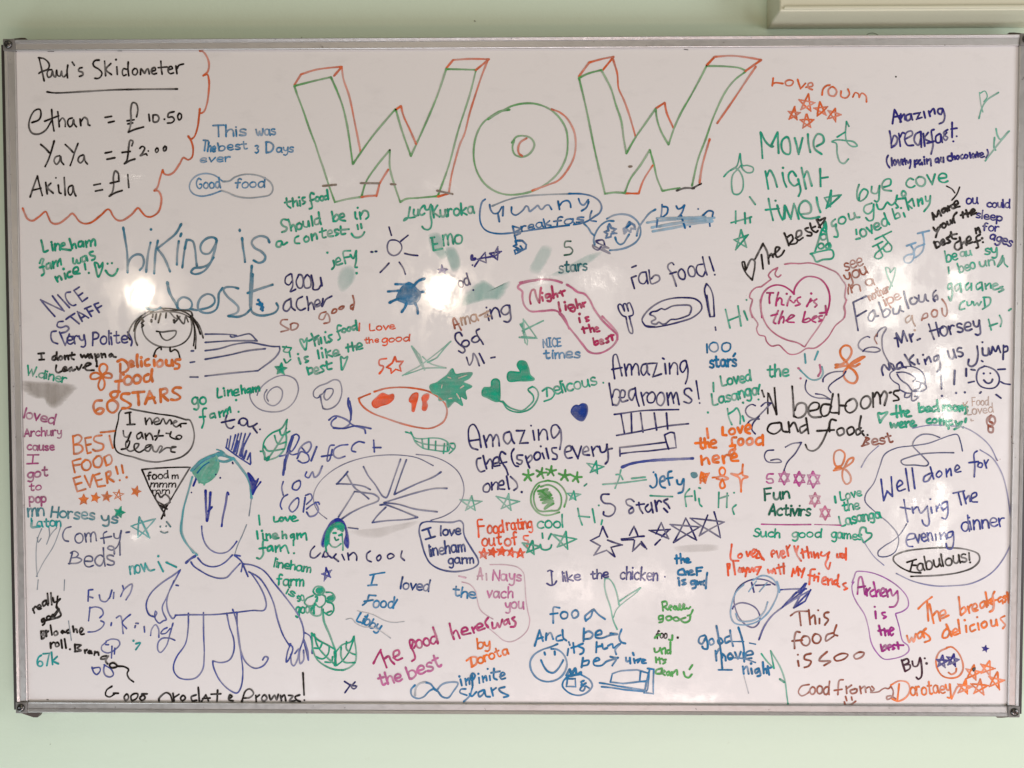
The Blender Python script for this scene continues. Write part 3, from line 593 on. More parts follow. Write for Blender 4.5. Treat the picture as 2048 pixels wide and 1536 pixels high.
n((NOTE,'teal farm was nice note with heart and smile','teal',6,1,[
'G|320,310 335,370 350,430 390,415','G|430,350 440,415;425,330;462,345 465,415;465,380 490,345 510,365 515,410;520,375 565,355 555,335 525,355 525,395 570,405 625,412;610,295 625,345 640,395;638,370 665,345 680,390;735,320 705,330 705,375 735,370 748,325 755,375;775,320 785,380;785,345 810,310 825,325 828,370;830,335 855,300 870,310 875,365','G|305,545 325,500 345,505 330,560 345,610 350,650 325,672;305,590 350,578;400,545 375,560 380,605 410,590 415,545 425,600;440,530 448,595;448,560 475,520 485,545 490,575;492,540 515,500 525,560','G|645,495 650,545 670,550 685,510 695,545 720,540 730,490;770,470 740,485 745,530 775,520 780,470 795,520;850,425 815,440 830,465 870,475 870,500 840,515','G|465,685 490,735;478,710 505,675 520,690 530,715;560,650 572,705;550,605;620,630 590,650 600,690 640,680;650,640 700,620 690,585 655,600 650,650 715,650',
'G|765,550 775,610;808,645;905,685 880,600 870,540 900,550 915,590 950,540 945,600 905,685;1000,550;1045,545;980,620 1010,660 1050,675 1085,650 1105,605']))
n((NOTE,'violet NICE STAFF (very polite)','violet',5,1,[
'G|/460,1090 315,920 555,1035 435,880;490,870 610,1000;620,840 575,850 570,890 610,960 650,980 675,970;/710,790 655,825 740,940 795,900;/700,880 745,850;545,1140 495,1150 485,1190 520,1205 580,1190 605,1210 580,1245 530,1260;/575,1120 665,1060;/620,1090 710,1165;/740,1140 690,1040 805,1105;/725,1110 770,1085;/765,1012 830,985;/780,1005 835,1090;/805,1045 850,1030;/862,968 915,1050;/862,968 908,952;/888,1010 938,982',
'G|475,1240 430,1250 420,1300 440,1350 490,1370;/508,1250 565,1388 608,1270;1205,1250 1235,1300 1250,1350 1240,1390',('G','ery',592,1382,772,1355,130),('G','Polite',845,1388,1208,1362,130)]))
n(('face_drawing','black smiling girl with long hair','black',4.6,1,[
'G|1355,1130 1352,1200 1380,1290 1450,1360 1550,1400 1680,1400 1780,1360 1840,1290 1862,1200 1850,1100;1340,1090 1420,1040 1540,1010 1680,1015 1800,1050 1870,1100;1350,1110 1440,1060 1600,1040 1760,1060 1860,1110;1440,1050 1520,1010 1560,1005 1580,1025 1850,1040 1870,1080;1340,1090 1270,1150 1225,1230 1210,1290 1230,1330;1350,1110 1300,1180 1280,1260 1285,1330 1305,1385;1345,1090 1290,1160 1270,1240;1860,1110 1890,1200 1905,1300 1900,1420;1870,1100 1930,1170 1960,1240 1978,1310;w6:1860,1090 1920,1190 1950,1270;1850,1100 1885,1180 1890,1300 1880,1390;1355,1120 1370,1140 1345,1160 1370,1180 1350,1200;w6:1450,1125 1450,1145;w8:1680,1130 1685,1150;1465,1070 1460,1100;1500,1065 1490,1120;1545,1060 1520,1155;1600,1055 1595,1105;1640,1050 1700,1110 1740,1090 1700,1140;1710,1080 1780,1165 1800,1090 1825,1145;1500,1242 1560,1250 1640,1240 1700,1240 1695,1280 1640,1325 1600,1335 1560,1310 1535,1260;1470,1500 1500,1430 1545,1405 1550,1430;1640,1405 1645,1450 1690,1430 1720,1450 1740,1510']))
n((NOTE,'bold black I dont wanna leave','black',6,1,['M|/290,345 350,340;/320,345 325,405;/300,408 350,405;890,420 890,450;890,472','M|470,365 440,380 435,405 460,410 475,380;480,330 480,380 495,410;520,370 500,395 520,410 540,390 520,370;560,365 565,405;565,380 590,365 600,405;635,335 630,390 655,405;605,365 665,355','M|725,355 740,385 760,360 775,385 800,350;830,350 805,365 815,390 835,365 845,390;870,350 880,395 885,425;880,370 905,350 915,370 890,385;935,345 945,385;945,360 970,345 980,380;1040,345 1015,360 1025,380 1050,355;1050,355 1060,375 1085,380','M|475,465 470,520 490,540 530,525;540,510 580,495 570,480 545,495 550,525 590,515;630,485 605,500 615,525 635,500 645,520 670,505;685,480 705,510 735,460;750,490 830,450 800,440 770,465 780,510 860,515']))
n((NOTE,'teal dinner note at the left edge of the board','teal',5,.9,[('M','W.diner',170,560,570,645,92)]))
n(('smear','grey brown rubbed out patch at the left edge','smudge',1,.62,['M|#100,630 280,625 430,630 690,680 610,800 470,915 400,895 370,865 350,815 250,805 140,730']))
n((NOTE,'orange Delicious food 60 STARS','orange',7.5,1,[
'M|1100,425 1150,405 1200,440 1215,490 1190,525 1140,545;1130,450 1130,530;1165,560 1140,540 1130,600 1115,660 1110,740 1090,790 1050,795 1030,760 1060,735 1125,735;1080,630 1160,620','M|1220,465 1265,440 1245,420 1220,440 1225,480 1270,470;1305,355 1300,420 1310,480;1345,420 1350,475;1345,385;1420,400 1385,420 1390,465 1430,460;1475,410 1480,470;1488,370;1540,410 1505,440 1520,480 1560,465 1560,420 1535,410;1600,410 1605,460 1650,465 1660,410;1660,410 1670,470;1745,405 1700,410 1695,440 1735,460 1725,495 1690,500','M|1210,575 1170,610 1185,660 1235,655 1250,605 1210,575;1300,565 1265,600 1280,645 1325,640 1340,590 1300,565;1420,555 1375,580 1380,630 1425,625 1445,570;1455,505 1450,570 1460,630',
'M|940,825 880,830 855,880 880,950 930,960 960,920 920,905 880,930;1050,820 1000,850 1005,920 1050,950 1095,920 1105,860 1050,820;1225,755 1150,760 1140,800 1200,840 1240,870 1210,900 1150,905;/1255,745 1375,735;/1310,745 1320,870;/1385,860 1430,730 1490,850;/1400,810 1480,795;1540,710 1545,840;1540,715 1600,705 1610,740 1550,775;/1570,780 1620,825;1750,695 1690,695 1665,730 1720,765 1745,795 1700,820 1650,815']))
n(('flower_drawing','orange four petal flower beside Delicious food','orange',6,1,['M|940,560 915,510 930,460 965,450 995,475 990,520 950,560;940,565 880,540 830,560 830,600 880,605 940,575;950,565 1000,545 1040,560 1040,590 980,590 945,575;940,580 915,630 905,680 930,720 960,700 970,640 945,580']))
n((NOTE,'black I never want to leave in a speech bubble','black',4.8,1,[
'M|1070,1285 1080,1150 1110,1020 1120,950 1165,905 1300,925 1500,960 1680,985 1800,1020 1840,1025 1880,1120 1885,1220 1850,1320 1760,1400 1600,1440 1500,1455 1380,1440 1250,1400 1180,1385 1100,1350 1070,1285;/1180,955 1240,945;1225,955 1230,1060;/1200,1072 1280,1068','M|1385,1005 1395,1070;1395,1050 1430,1005 1450,1030 1455,1065;1465,1050 1530,1030 1510,1000 1475,1030 1490,1070 1540,1060;1540,1060 1570,1010 1600,1065 1640,1020 1660,1060;1650,1065 1710,1040 1690,1030 1670,1065 1700,1095 1750,1065;1750,1095 1745,1065 1770,1060 1805,1060','M|1160,1135 1170,1190 1200,1200 1240,1150;1240,1150 1200,1250;1340,1150 1300,1180 1310,1220 1345,1195 1350,1155;1350,1155 1365,1210;1385,1165 1395,1225;1395,1195 1430,1160 1455,1190 1465,1225;1530,1130 1510,1200 1490,1230;1480,1190 1570,1185','M|1600,1160 1640,1165;1650,1145 1640,1190 1680,1215 1740,1220 1760,1195 1730,1180 1700,1200 1720,1215',
'M|1140,1325 1200,1310 1225,1240 1195,1240 1190,1310 1230,1345 1300,1310 1320,1270 1280,1270 1275,1320 1320,1355 1400,1310 1450,1280 1400,1285 1385,1330 1420,1345 1455,1290 1470,1340 1500,1350 1540,1290 1560,1300 1530,1360 1600,1310 1650,1310 1700,1300 1660,1300 1650,1345 1690,1355']))
n((NOTE,'orange capitals BEST FOOD EVER','orange',5.5,.95,[
'U|645,60 655,240;645,70 700,50 735,80 710,130 660,150;660,150 730,160 745,205 700,240 655,245;/830,75 770,85 795,240 830,230;/785,155 830,145;940,55 870,70 860,105 900,130 955,150 950,195 880,215 850,200','U|/930,25 1070,10;/1020,60 1055,185;1085,375 1105,450;1125,515;1145,360 1160,440;1195,485','U|/725,295 640,320 665,435;/650,365 715,355;770,310 735,350 755,405 800,410 830,365 810,315 770,305;890,275 855,315 870,375 920,380 945,320 925,270 890,270;965,285 990,365;965,280 1020,255 1045,300 1030,345 985,365','U|/720,475 650,495 690,630 775,605;/670,560 735,540;/765,470 820,585 850,460;/920,445 860,465 900,580 975,570;/880,520 940,505;985,440 1000,545;985,440 1025,425 1030,465 995,485;1005,490 1065,530']))
n(('star_drawing','one of five orange stars below BEST FOOD EVER','orange',2.5,1,[('*','U',755,715,56,'f',0),('*','U',875,695,52,'f',.2),('*','U',990,685,54,'f',.1),('*','U',1110,665,60,'o',.15),('*','U',1290,630,54,'f',.3)]))
n((NOTE,'purple archery note running down the left edge','plum',5,.9,[('M','loved',140,1000,455,1068,105),('M','Archury',150,1192,525,1182,84),('M','cause',178,1332,458,1334,84),('M','I',176,1472,282,1470,84),('U','got',182,492,390,472,100),('U','to',196,626,328,612,80),('U','pop',200,742,364,738,95)]))
n((NOTE,'grey teal horses name with a scrawled teal word','greyteal',5,.95,[('U','mn',186,890,346,882,140),('U','Horses',422,892,870,918,112),('U','ys',945,945,1100,952,105),'!seateal',('U','Laton',222,1000,520,985,92),'U|w7:225,930 225,995 300,985']))
n(('star_drawing','solid teal star ending the horses name','teal',2.5,1,[('*','U',1120,845,62,'f',.3)]))
n(('star_drawing','open teal star beside Comfy Beds','seateal',4.5,.85,['U|/1325,890 1310,1100 1490,910 1240,985 1430,1105 1330,900;/1350,930 1430,1105','!dkteal','U|1540,990;1600,985;1545,1040 1580,1055 1615,1045;1605,940 1645,990']))
n((NOTE,'thin navy Comfy Beds','navythin',4.4,.9,[
'U|625,990 570,1010 540,1080 560,1130 600,1140;990,1040 960,1060 965,1160;930,1110 1040,1090;1065,1060 1070,1100 1110,1110 1140,1030;1140,1030 1120,1150 1085,1210 1040,1230 1000,1210 1020,1190 1060,1200 1070,1270;1125,1150 1128,1280;1190,1050 1225,1045;640,1260 610,1370;620,1260 660,1240 700,1270 680,1300 640,1310 690,1305 735,1330 700,1360 600,1368',('U','om',670,1162,882,1132,165),('U','eds',762,1402,1075,1388,190),
'!greyblue','U|w3:520,990 490,1080 440,1200 340,1360 270,1500;w3:325,1010 285,1110 270,1200 270,1380 280,1500;w3:400,1000 405,1080 375,1170 420,1070 480,1000;w3:280,1100 290,1150 320,1110','b|w2.5:560,100 555,210;w2.5:290,100 280,200;w2.5:600,520 610,590 630,720']))
n((NOTE,'short teal word beside the big figure','seateal',5,.9,[('U','nov',1232,1478,1400,1448,140),'U|1390,1380 1430,1440 1480,1430;1520,1350 1570,1450;1600,1355 1705,1405;1520,1292']))
n(('person_drawing','large child drawing of a figure with teal hair and a dress','blueviolet',4.4,1,[
'V|325,985 330,1060 360,1160 420,1230 500,1262 580,1250 640,1200 685,1140;660,1280 720,1290;285,1310 340,1370 420,1400 500,1390 570,1350 640,1280;215,1350 240,1390 310,1440 400,1490 500,1518 580,1510 640,1450 720,1365;w7:165,1360 210,1320 260,1290;660,1280 740,1360 730,1450;740,1360 800,1500',
'b|1745,0 1680,50 1560,130 1450,230 1400,330 1400,400 1430,460 1480,480;1480,480 1490,420 1505,440 1485,490 1530,545 1570,520 1600,510 1570,440 1560,380 1600,290 1650,180 1740,10;1680,110 1620,250 1605,350 1630,450 1670,498 1700,462;1700,155 1725,160',
'c|235,514 360,510 600,508 800,488 960,470 1060,468 1082,430 1070,350 1020,240 940,120;860,35 960,50 1060,100 1160,220 1280,370 1390,530 1430,650 1430,730 1405,810;920,110 1010,160 1080,250 1150,400 1190,560 1240,700 1300,800;1300,780 1330,820 1290,930 1270,950 1280,860 1310,780;1310,880 1320,970 1340,985 1375,920 1385,830 1350,870;1400,820 1390,900 1400,965 1430,930 1430,840;1430,740 1450,830 1475,935 1470,850 1430,740;1430,670 1490,710 1510,800 1510,870;358,495 355,640 330,780 250,900 220,980 225,1040 270,1095 350,1112 430,1095 490,1020 505,880 500,700 498,490;715,495 740,620 780,740 780,850 740,930 660,955 585,940;585,940 590,990 650,1120 740,1210 810,1238 845,1190 865,1050 845,860 800,550 770,460;810,490 815,650 850,860 900,960 980,1008 1060,980 1100,910 1070,900 1050,930',
'!cobalt','V|w7:365,620 370,800 380,930;w7:380,930 400,840 415,640;w6:430,790 395,830;w6:600,660 590,640 570,760 540,900 530,985;w5:215,415 300,340 400,280 500,230;w6:250,440 270,480 240,570;w4:#800,440 850,490 872,525 900,515 878,570 850,660 830,560;930,530 880,600 850,660;905,500 860,560;800,440 830,520',
'!steelteal','V|w5:230,480 200,590 170,700 140,800 125,900 110,1020 130,1100 190,1190 280,1280;w4:205,560 150,760 125,960 130,1060 190,1190 240,1260;w7:650,290 720,380 790,480 820,560 835,700;w4:480,200 540,220 570,255','!paleteal','V|w4:#235,430 330,325 470,262 495,330 500,385 465,465 400,525 345,545 300,530 270,480;w5:300,540 340,440 420,320;w5:350,560 400,440 480,330;w5:420,510 470,420 500,340','!steelteal','V|w7:220,415 320,315 480,245 540,235;w8:260,400 380,300 500,260;w7:290,430 380,330 470,280;w6:260,470 330,390 400,320;w8:500,250 580,270 650,295;w7:480,310 560,325 640,300;w6:520,215 560,250 600,280','!blue2','V|w4:240,410 330,330 460,260;w4:280,440 340,370 400,330',
'!navy','V|470,455;515,490;640,330 645,345;220,640','!greyblue','V|w3:835,700 810,880;w3:785,970 740,1080 690,1190 660,1290']))
n(('pennant_drawing','black triangular pennant with a heart and tiny words','black',4.6,1,[
'U|/1350,405 1845,382 1590,810 1550,910;/1350,405 1420,570 1580,850 1585,880;1530,770 1610,810;1640,740 1560,800;1575,770 1500,720 1490,670 1515,645 1545,690 1590,660 1635,700 1630,740 1575,775',('U','food',1410,512,1622,492,78),('U','m',1660,502,1722,500,62),('U','mmm',1440,582,1695,584,66),('U','mm',1462,648,1632,650,60)]))
n(('roof_drawing','navy stack of slanting lines like a wing','navythin',4.6,1,['N|258,145 400,145 520,150 580,160;515,165 530,175 600,165 680,145 720,145 790,215;258,230 500,215 790,212;258,315 400,295 560,250 720,232 850,255 950,272 1020,272;1020,272 1022,310 980,380 800,520;800,520 530,545 258,575;258,403 500,360 700,315 875,295;105,585 185,585;105,435 150,428;115,318 140,316']))
n(('ring_drawing','grey navy ring inside a ring','navythin',3.8,.8,['N|815,690 790,770;715,745 720,800 760,870 830,920 950,942 1060,925 1150,860 1200,770 1212,690 1180,610 1100,570 1020,572 930,610 850,670 810,720;890,715 865,760 870,820 910,865 960,878 1010,850 1045,790 1045,720 1000,685 940,705 895,760 890,800 905,830']))
n(('egg_drawing','navy fried egg shape','navythin',4.2,.85,['N|1440,780 1400,800 1370,780 1370,730 1420,680 1500,650 1580,612 1630,625 1655,690 1655,760 1620,850 1560,900 1500,915 1465,905;1465,905 1450,850 1440,790;1430,775 1480,740 1490,720 1475,790 1500,820 1540,790 1570,730 1560,705 1500,710 1475,740']))
n((NOTE,'large looped navy letter above perfect','blueviolet',5,1,['N|1525,1025 1580,985 1660,1000 1730,1040 1740,1060 1680,1105 1600,1110 1550,1080 1555,1040 1600,1000;1725,800 1720,860 1745,940 1750,1010 1740,1050 1780,1080 1840,1100 1890,1120 1900,1160;1735,830 1755,920 1750,1020;1570,1105 1680,1110 1800,1085 1900,1100 1955,1112']))
n((NOTE,'teal go farm note under the navy wing','teal',5.6,1,[('N','go',130,872,266,856,125),'N|385,700 390,795 430,785;455,725 460,775;448,700;490,720 495,775;495,745 525,715 540,770;550,750 600,735 580,710 550,735 560,775 605,765;625,670 635,755;635,725 660,700 670,750;710,700 685,720 695,745 720,725;720,700 730,745;745,690 750,740;750,715 775,690 780,735;785,710 805,680 815,725','N|595,710;575,820;600,940;270,905 240,910 235,970 245,1040 225,1105;200,995 260,990','N|345,955 310,970 315,1005 350,990;352,955 365,1000;400,940 410,995;410,960 440,930 450,985;455,950 480,915 490,960;490,930 510,890 520,945']))
n((NOTE,'navy scrawled tae','navy',5,.95,['N|480,975 465,1040 490,1100 530,1110 550,1090;425,1050 560,1020;600,1060 615,1020 650,1005 690,1030 660,1080 620,1070 610,1030;690,1030 700,1090 750,1085 790,1060;750,1100 790,1155;820,1120']))
n(('hatched_drawing','navy hatched comb above the big figure','blueviolet',4.4,1,['N|/470,1305 720,1480;490,1220 475,1300;520,1190 500,1310;570,1175 530,1325;600,1165 550,1345;630,1160 580,1370;670,1165 610,1385;720,1160 650,1310 640,1410;w6:590,1240 560,1350;w8:650,1270 625,1390;w6:680,1340 655,1420;720,1360 690,1430;720,1360 725,1470']))
n(('leaf_drawing','teal veined leaf','teal',5,1,['N|1098,1020 1040,1110 940,1160 870,1230 850,1320 870,1400 890,1440;890,1440 1000,1400 1070,1320 1090,1230 1085,1140 1098,1020;890,1440 980,1310 1050,1200 1090,1110;860,1290 900,1340 950,1340 1070,1320;970,1185 985,1240 1010,1270 1085,1250;1020,1130 1040,1180 1125,1140;825,1345 860,1350 870,1430;w8:890,1430 910,1405']))
n((NOTE,'navy Perfect low rope','blueviolet',4.6,1,[
'N|w6:1070,1536 1085,1420 1110,1300 1150,1190;1150,1190 1190,1170 1220,1195 1200,1260 1150,1340 1120,1360 1150,1380 1200,1370;1020,1395 1070,1385 1130,1340;1160,1200 1130,1300 1080,1480;1210,1390 1220,1330 1280,1265 1330,1250 1345,1290 1300,1360 1250,1310;1200,1420 1240,1350 1310,1380 1320,1440 1260,1465 1210,1440;w6:1345,1440 1400,1300',
'V|w6:1160,460 1180,300','W|350,155 310,160 285,250 280,320 300,310 330,200;220,272 330,255;490,150 410,160 350,200 345,260 390,290 460,270;660,130 600,120 540,160 530,210 570,225;755,105 762,225;750,180 830,180',
'V|1160,530 1145,590 1160,665;1330,520 1270,545 1255,600 1300,615 1335,570 1330,520;1400,430 1385,470 1420,490 1460,430 1480,485 1520,460 1560,370;1205,660 1160,690 1130,770 1145,810;1310,695 1250,740 1220,800 1250,840 1300,800 1320,730 1310,695;1385,690 1365,840;1390,670 1440,655 1455,700 1400,760;1400,810 1450,770 1520,740 1530,760;1490,740 1520,820 1490,870 1430,885 1400,840']))
n((NOTE,'teal I love farm note beside the big figure','teal',5.6,1,['V|910,875 920,970;1000,1130 960,1130 950,1200 955,1270 920,1320 890,1310;915,1215 980,1205;1265,1130 1265,1180;1270,1262','V|1065,890 1070,940 1110,935;1140,895 1120,920 1145,935 1165,910 1140,895;1180,895 1205,930 1230,885;1240,915 1290,895 1265,880 1240,905 1260,935 1310,925','V|890,1035 900,1115;950,1060 955,1115;942,1032;985,1065 990,1110;990,1085 1020,1065 1030,1105;1050,1095 1100,1080 1080,1060 1050,1080 1065,1110 1115,1105;1150,1040 1155,1110;1155,1085 1185,1070 1195,1110;1265,1065 1235,1080 1240,1105 1265,1090;1268,1065 1275,1120;1300,1060 1305,1115;1305,1085 1335,1060 1345,1100;1350,1080 1385,1055 1400,1125','V|1035,1185 1000,1205 1005,1240 1035,1225 1045,1190;1045,1190 1055,1240;1080,1190 1085,1250;1090,1215 1120,1180 1135,1240;1140,1210 1180,1180 1215,1260']))
n((NOTE,'teal farm is so good note over the flower','teal',5,1,[('c','lineham',1152,60,1490,118,82),('c','farm',1180,232,1430,240,95),('c','is',1266,312,1332,345,78),('c','so',1376,386,1440,376,82),('c','good',1356,490,1528,500,110)]))
n(('flower_drawing','teal flower with two veined leaves','teal',4.8,1,[
'c|1560,350 1540,400 1580,440 1630,400 1630,340 1580,320 1540,345;1520,290 1545,250 1600,250 1625,290 1590,325 1540,320 1520,290;1640,300 1690,305 1720,350 1690,390 1640,380;1650,390 1700,410 1710,470 1670,515 1625,490;1600,440 1590,510 1540,520 1500,490 1510,450;1520,330 1460,360 1440,400 1480,430 1540,420;w2:#1545,285 1560,262 1605,262 1612,295 1560,310;w2:#1650,350 1710,330 1722,360 1660,375;w6:1610,460 1620,570 1670,690 1710,800 1730,860 1720,980;w7:1722,850 1728,980;1650,490 1690,475;1560,360 1555,385',
'c|1505,680 1510,760 1520,850 1560,930 1640,990 1720,1020 1800,1025;1505,680 1560,740 1650,790 1720,830;1530,690 1560,800 1640,900 1720,970;1530,820 1580,820 1600,780;1540,900 1610,920 1660,870 1670,800;1630,950 1690,950 1700,900;1900,710 1920,880 1910,950 1860,1000 1800,1025;1900,710 1870,760 1790,790 1735,850;1895,740 1850,860 1790,940 1740,980;1830,760 1830,830 1880,870 1910,880;1780,810 1780,900 1810,950 1910,955']))
n(('star_drawing','small cobalt star above the teal flower','cobalt',4.5,1,['c|/1640,70 1620,195 1690,95 1600,130 1680,160 1640,70']))
n((NOTE,'tiny navy Y6 under the teal flower','navy',4.6,1,['c|1810,1130 1865,1165;1868,1160 1815,1235;1910,1135 1875,1180 1900,1200 1925,1175 1890,1170']))
n((NOTE,'teal this food is like the best between two hearts','teal2',5.6,.9,['N|1285,305 1240,240 1230,200 1255,200 1270,230 1300,185 1300,220 1285,305;1660,510 1650,440 1650,375 1680,395 1715,375 1700,430 1660,510;1320,215 1420,160','N|1345,140 1370,200 1385,265;1375,215 1410,190 1425,250;1440,180 1450,240;1490,125;1480,175 1500,235 1525,220;1555,150 1520,165 1535,190 1555,205 1525,230','N|1650,60 1620,55 1610,90 1625,140 1640,190 1620,205;1610,120 1660,100;1670,90 1660,120 1690,125 1700,95 1670,90;1725,75 1710,105 1735,115 1750,80 1725,75;1795,55 1765,70 1775,105 1800,85;1800,5 1815,105','N|1215,390 1235,450;1210,350;1310,375 1275,385 1290,410 1315,420 1285,435','N|1410,310 1425,395;1455,335 1465,385;1450,290;1490,300 1505,385;1540,315 1500,345 1560,375;1570,350 1625,330 1600,305 1570,330 1580,370 1635,355','N|1720,250 1725,325;1700,285 1760,270;1760,230 1775,315;1770,285 1800,265 1810,305;1815,280 1865,260 1840,235 1815,255 1825,300 1870,290','N|1300,485 1320,560;1310,500 1350,490 1360,530 1325,555;1375,530 1420,510 1400,485 1375,505 1385,550 1435,540;1470,465 1440,480 1465,505 1475,520 1450,535;1500,425 1515,505 1555,500;1480,470 1555,440']))
n((NOTE,'teal tiny arrow above a solid star','teal',4.5,1,['N|1050,275 1140,285;1090,270 1060,320 1110,330 1140,290;1120,330 1130,380;1070,410 1090,440 1135,405;1065,400 1085,440',('*','N',1035,505,62,'f',.1)]))
n((NOTE,'thin brown So good','brown',4.6,.9,['H|895,1225 840,1230 825,1265 870,1300 910,1325 830,1350;930,1280 935,1330 990,1315 1005,1275 960,1260 925,1275;1290,1145 1235,1165 1220,1215 1260,1225 1300,1160 1325,1200 1325,1250 1270,1265;1370,1120 1350,1160 1390,1150 1400,1120 1370,1120;1450,1090 1420,1115 1450,1120 1475,1090 1450,1090;1568,1070 1545,1085 1548,1118 1572,1100;1565,980 1580,1050 1565,1125']))
n((NOTE,'navy good acher','navy',5,1,['H|930,755 880,790 875,850 910,870 945,830;940,760 950,880 925,940 980,915;1010,770 985,840 1010,900 1040,900 1060,840 1040,770 1010,765;1090,770 1060,830 1080,900 1130,890 1130,800 1100,765;1140,770 1160,860 1160,915 1210,915 1240,870;1235,795 1250,880;930,1010 870,1050 855,1120 890,1140 935,1080 930,1010 940,1100 975,1130;1050,990 1000,1020 990,1090 1030,1130 1080,1110;1095,990 1110,1080 1110,1130;1110,1080 1140,1050 1160,1080 1170,1120;1180,1080 1230,1050 1210,1020 1180,1040 1180,1090 1220,1085 1260,1050;1260,1010 1250,1090 1290,1020 1350,985']))
n(('signature','teal name above a pale smear, left of the thin sun','teal2',5.4,1,['H|1365,620 1375,680 1350,710;1390,640 1440,620 1420,590 1390,620 1400,665 1460,650;1540,520 1470,530 1490,650;1480,590 1540,580;1540,560 1570,600 1600,520;1600,520 1600,620 1590,690 1610,690;1605,750;1305,540;1755,533 1770,533;1795,527 1810,527']))
n(('smear','pale teal smear under the teal name','smear',1,.32,['H|#1450,690 1560,670 1600,740 1570,850 1450,950 1400,850']))
n((NOTE,'small red orange I love the food','redorange',5,1,['O|405,240 400,315',('O','Love',512,316,772,298,70),('O','the',455,448,600,432,62),('O','good',635,440,912,418,70)]))
n(('star_drawing','red orange 5 with an open star','redorange',5.2,1,['O|680,600 610,615 610,665 650,680 640,715 608,755;/768,582 785,630 850,628 815,675 830,728 775,710 730,750 725,705 680,690 740,645 768,582']))
n(('star_drawing','large faint teal four point star','paleteal',3.6,.75,['O|w5:/940,475 1070,715 1020,560 940,475;/845,775 1000,690 1340,425;1050,580 1130,650 1290,698;/870,765 1060,700 1290,695;/1100,640 1200,590 1340,425;960,500 1040,640']))
n(('flower_drawing','solid spiky teal flower on the orange plate edge','teal2',3,.95,['O|#1355,705 1390,760 1470,750 1560,748 1530,800 1470,840 1555,885 1490,930 1500,1015 1440,990 1460,1080 1380,1040 1310,1100 1285,1030 1220,1030 1210,980 1150,950 1125,880 1200,845 1260,800 1300,770','!bare','O|w3:1310,790 1340,800;w3:1250,870 1245,900;w4:1440,900 1470,880;w3:1320,1010 1350,1005;w3:1400,960 1430,1010;w3:1420,800 1500,770;w3:1230,980 1250,950']))
n(('meal_drawing','orange plate with coloured food','rust',5,1,['O|395,1010 450,985 515,960;555,940 680,905 850,895 1000,910 1120,940 1230,1010 1290,1080 1300,1160 1270,1240 1200,1290 1120,1315 1000,1305 850,1270 700,1220 540,1160 450,1100 405,1040 400,1005','!redorange','O|w3:#535,1050 580,1000 640,955 700,975 750,965 755,1010 700,1060 620,1085 575,1105 545,1090;w3:#915,1020 950,965 1000,955 1000,1010 985,1060 960,1145 945,1140 940,1060 915,1035;w3:#1045,1000 1080,965 1115,965 1110,1010 1090,1040 1100,1080 1080,1130 1050,1125 1055,1060']))
n(('fish_drawing','teal fish with crossed scales','teal2',4.2,.85,['W|1080,20 1140,40 1170,80 1250,90 1360,82 1450,92 1510,125 1530,180 1520,215 1470,220 1390,210 1260,185 1180,120 1160,70;1135,20 1150,50;1180,110 1260,140 1360,155 1540,165;1250,95 1260,185;1318,85 1318,200;1390,115 1388,205;1480,140 1470,240;1540,140 1580,140 1590,175 1570,205 1530,240;1510,130 1510,220;1545,180 1575,200']))
n(('heart_drawing','solid teal heart without a tail','teal',4.4,1,['P|#590,870 610,840 720,840 690,770 710,730 770,735 800,790 820,870 860,915 700,930 600,930',('+','heart_drawing','solid teal heart with a curling tail'),'P|#330,1050 350,1005 420,995 430,930 460,912 500,925 510,1000 500,1135 470,1140 380,1100 335,1080;500,1135 540,1150 580,1210 650,1245 740,1250 830,1210 890,1130 905,1060 880,1010 845,990;845,990 800,1020 850,1080 855,1130 800,1195 740,1235 650,1220 590,1190 540,1140']))
n((NOTE,'green Delicous beside the tailed heart','teal2',5,.95,['P|945,1035 1000,1000 1050,1020 1070,1060 1040,1110 965,1140;990,1010 995,1090;1570,950',('P','elicous',1072,1068,1502,968,125)]))
n(('heart_drawing','solid royal blue heart','royal',3,1,['P|#1320,1185 1350,1165 1395,1175 1410,1220 1395,1290 1360,1340 1310,1330 1265,1290 1240,1250 1255,1205 1290,1180']))
n((NOTE,'smudged blue Nice times','seablue',5.5,.8,[('P','NICE',958,592,1140,572,84),('P','times',962,705,1325,690,98)]))
n((NOTE,'navy Amazing bedrooms in the middle of the board','navy',4.8,1,[
'Q|355,500 340,380 345,260 370,250 400,340 430,470;325,405 430,385;455,350 475,470;470,420 500,350 520,360 530,460;530,410 570,345 590,360 605,460;680,345 640,360 625,420 650,465 690,400 685,345 695,440 712,460;/700,345 790,340 745,480 835,450;870,345 880,450;845,288 862,298;915,340 920,450;920,400 960,335 990,350 1000,455;1085,315 1040,330 1025,390 1050,435 1090,370 1085,315;1085,315 1105,400 1100,490 1080,550',
'Q|298,545 315,650 335,770;330,690 360,610 400,620 410,700 380,770 340,765;400,690 450,690 460,630 430,615 410,680 430,735 490,720;560,600 510,620 500,680 530,720 570,640;565,590 580,700 605,780;625,640 655,770;640,680 680,640 700,650;740,635 690,680 700,740 750,740 770,670 740,635;825,640 790,680 790,750 830,775 865,720 850,650 825,640;890,645 905,770;900,700 930,640 960,750;955,700 985,640 1015,765;1145,625 1120,598 1075,610 1070,650 1120,690 1145,720 1120,750 1065,735;1190,520 1218,705;1225,748']))
n(('bed_drawing','navy ladder and bunk bed below Amazing bedrooms','navy',4.8,1,['Q|350,865 430,855 600,830 750,820 1010,815;375,1080 600,1040 880,985 1110,960;420,860 440,970 455,1055;525,855 530,1050;620,850 645,1045;760,850 785,1025;885,850 898,1015;/410,1290 408,1205 875,1150;/412,1268 700,1240 985,1205 965,1055;965,1055 930,1048 865,1075;/865,1075 908,1220','!blueviolet','Q|w8:430,1405 520,1370 700,1340 1155,1315']))
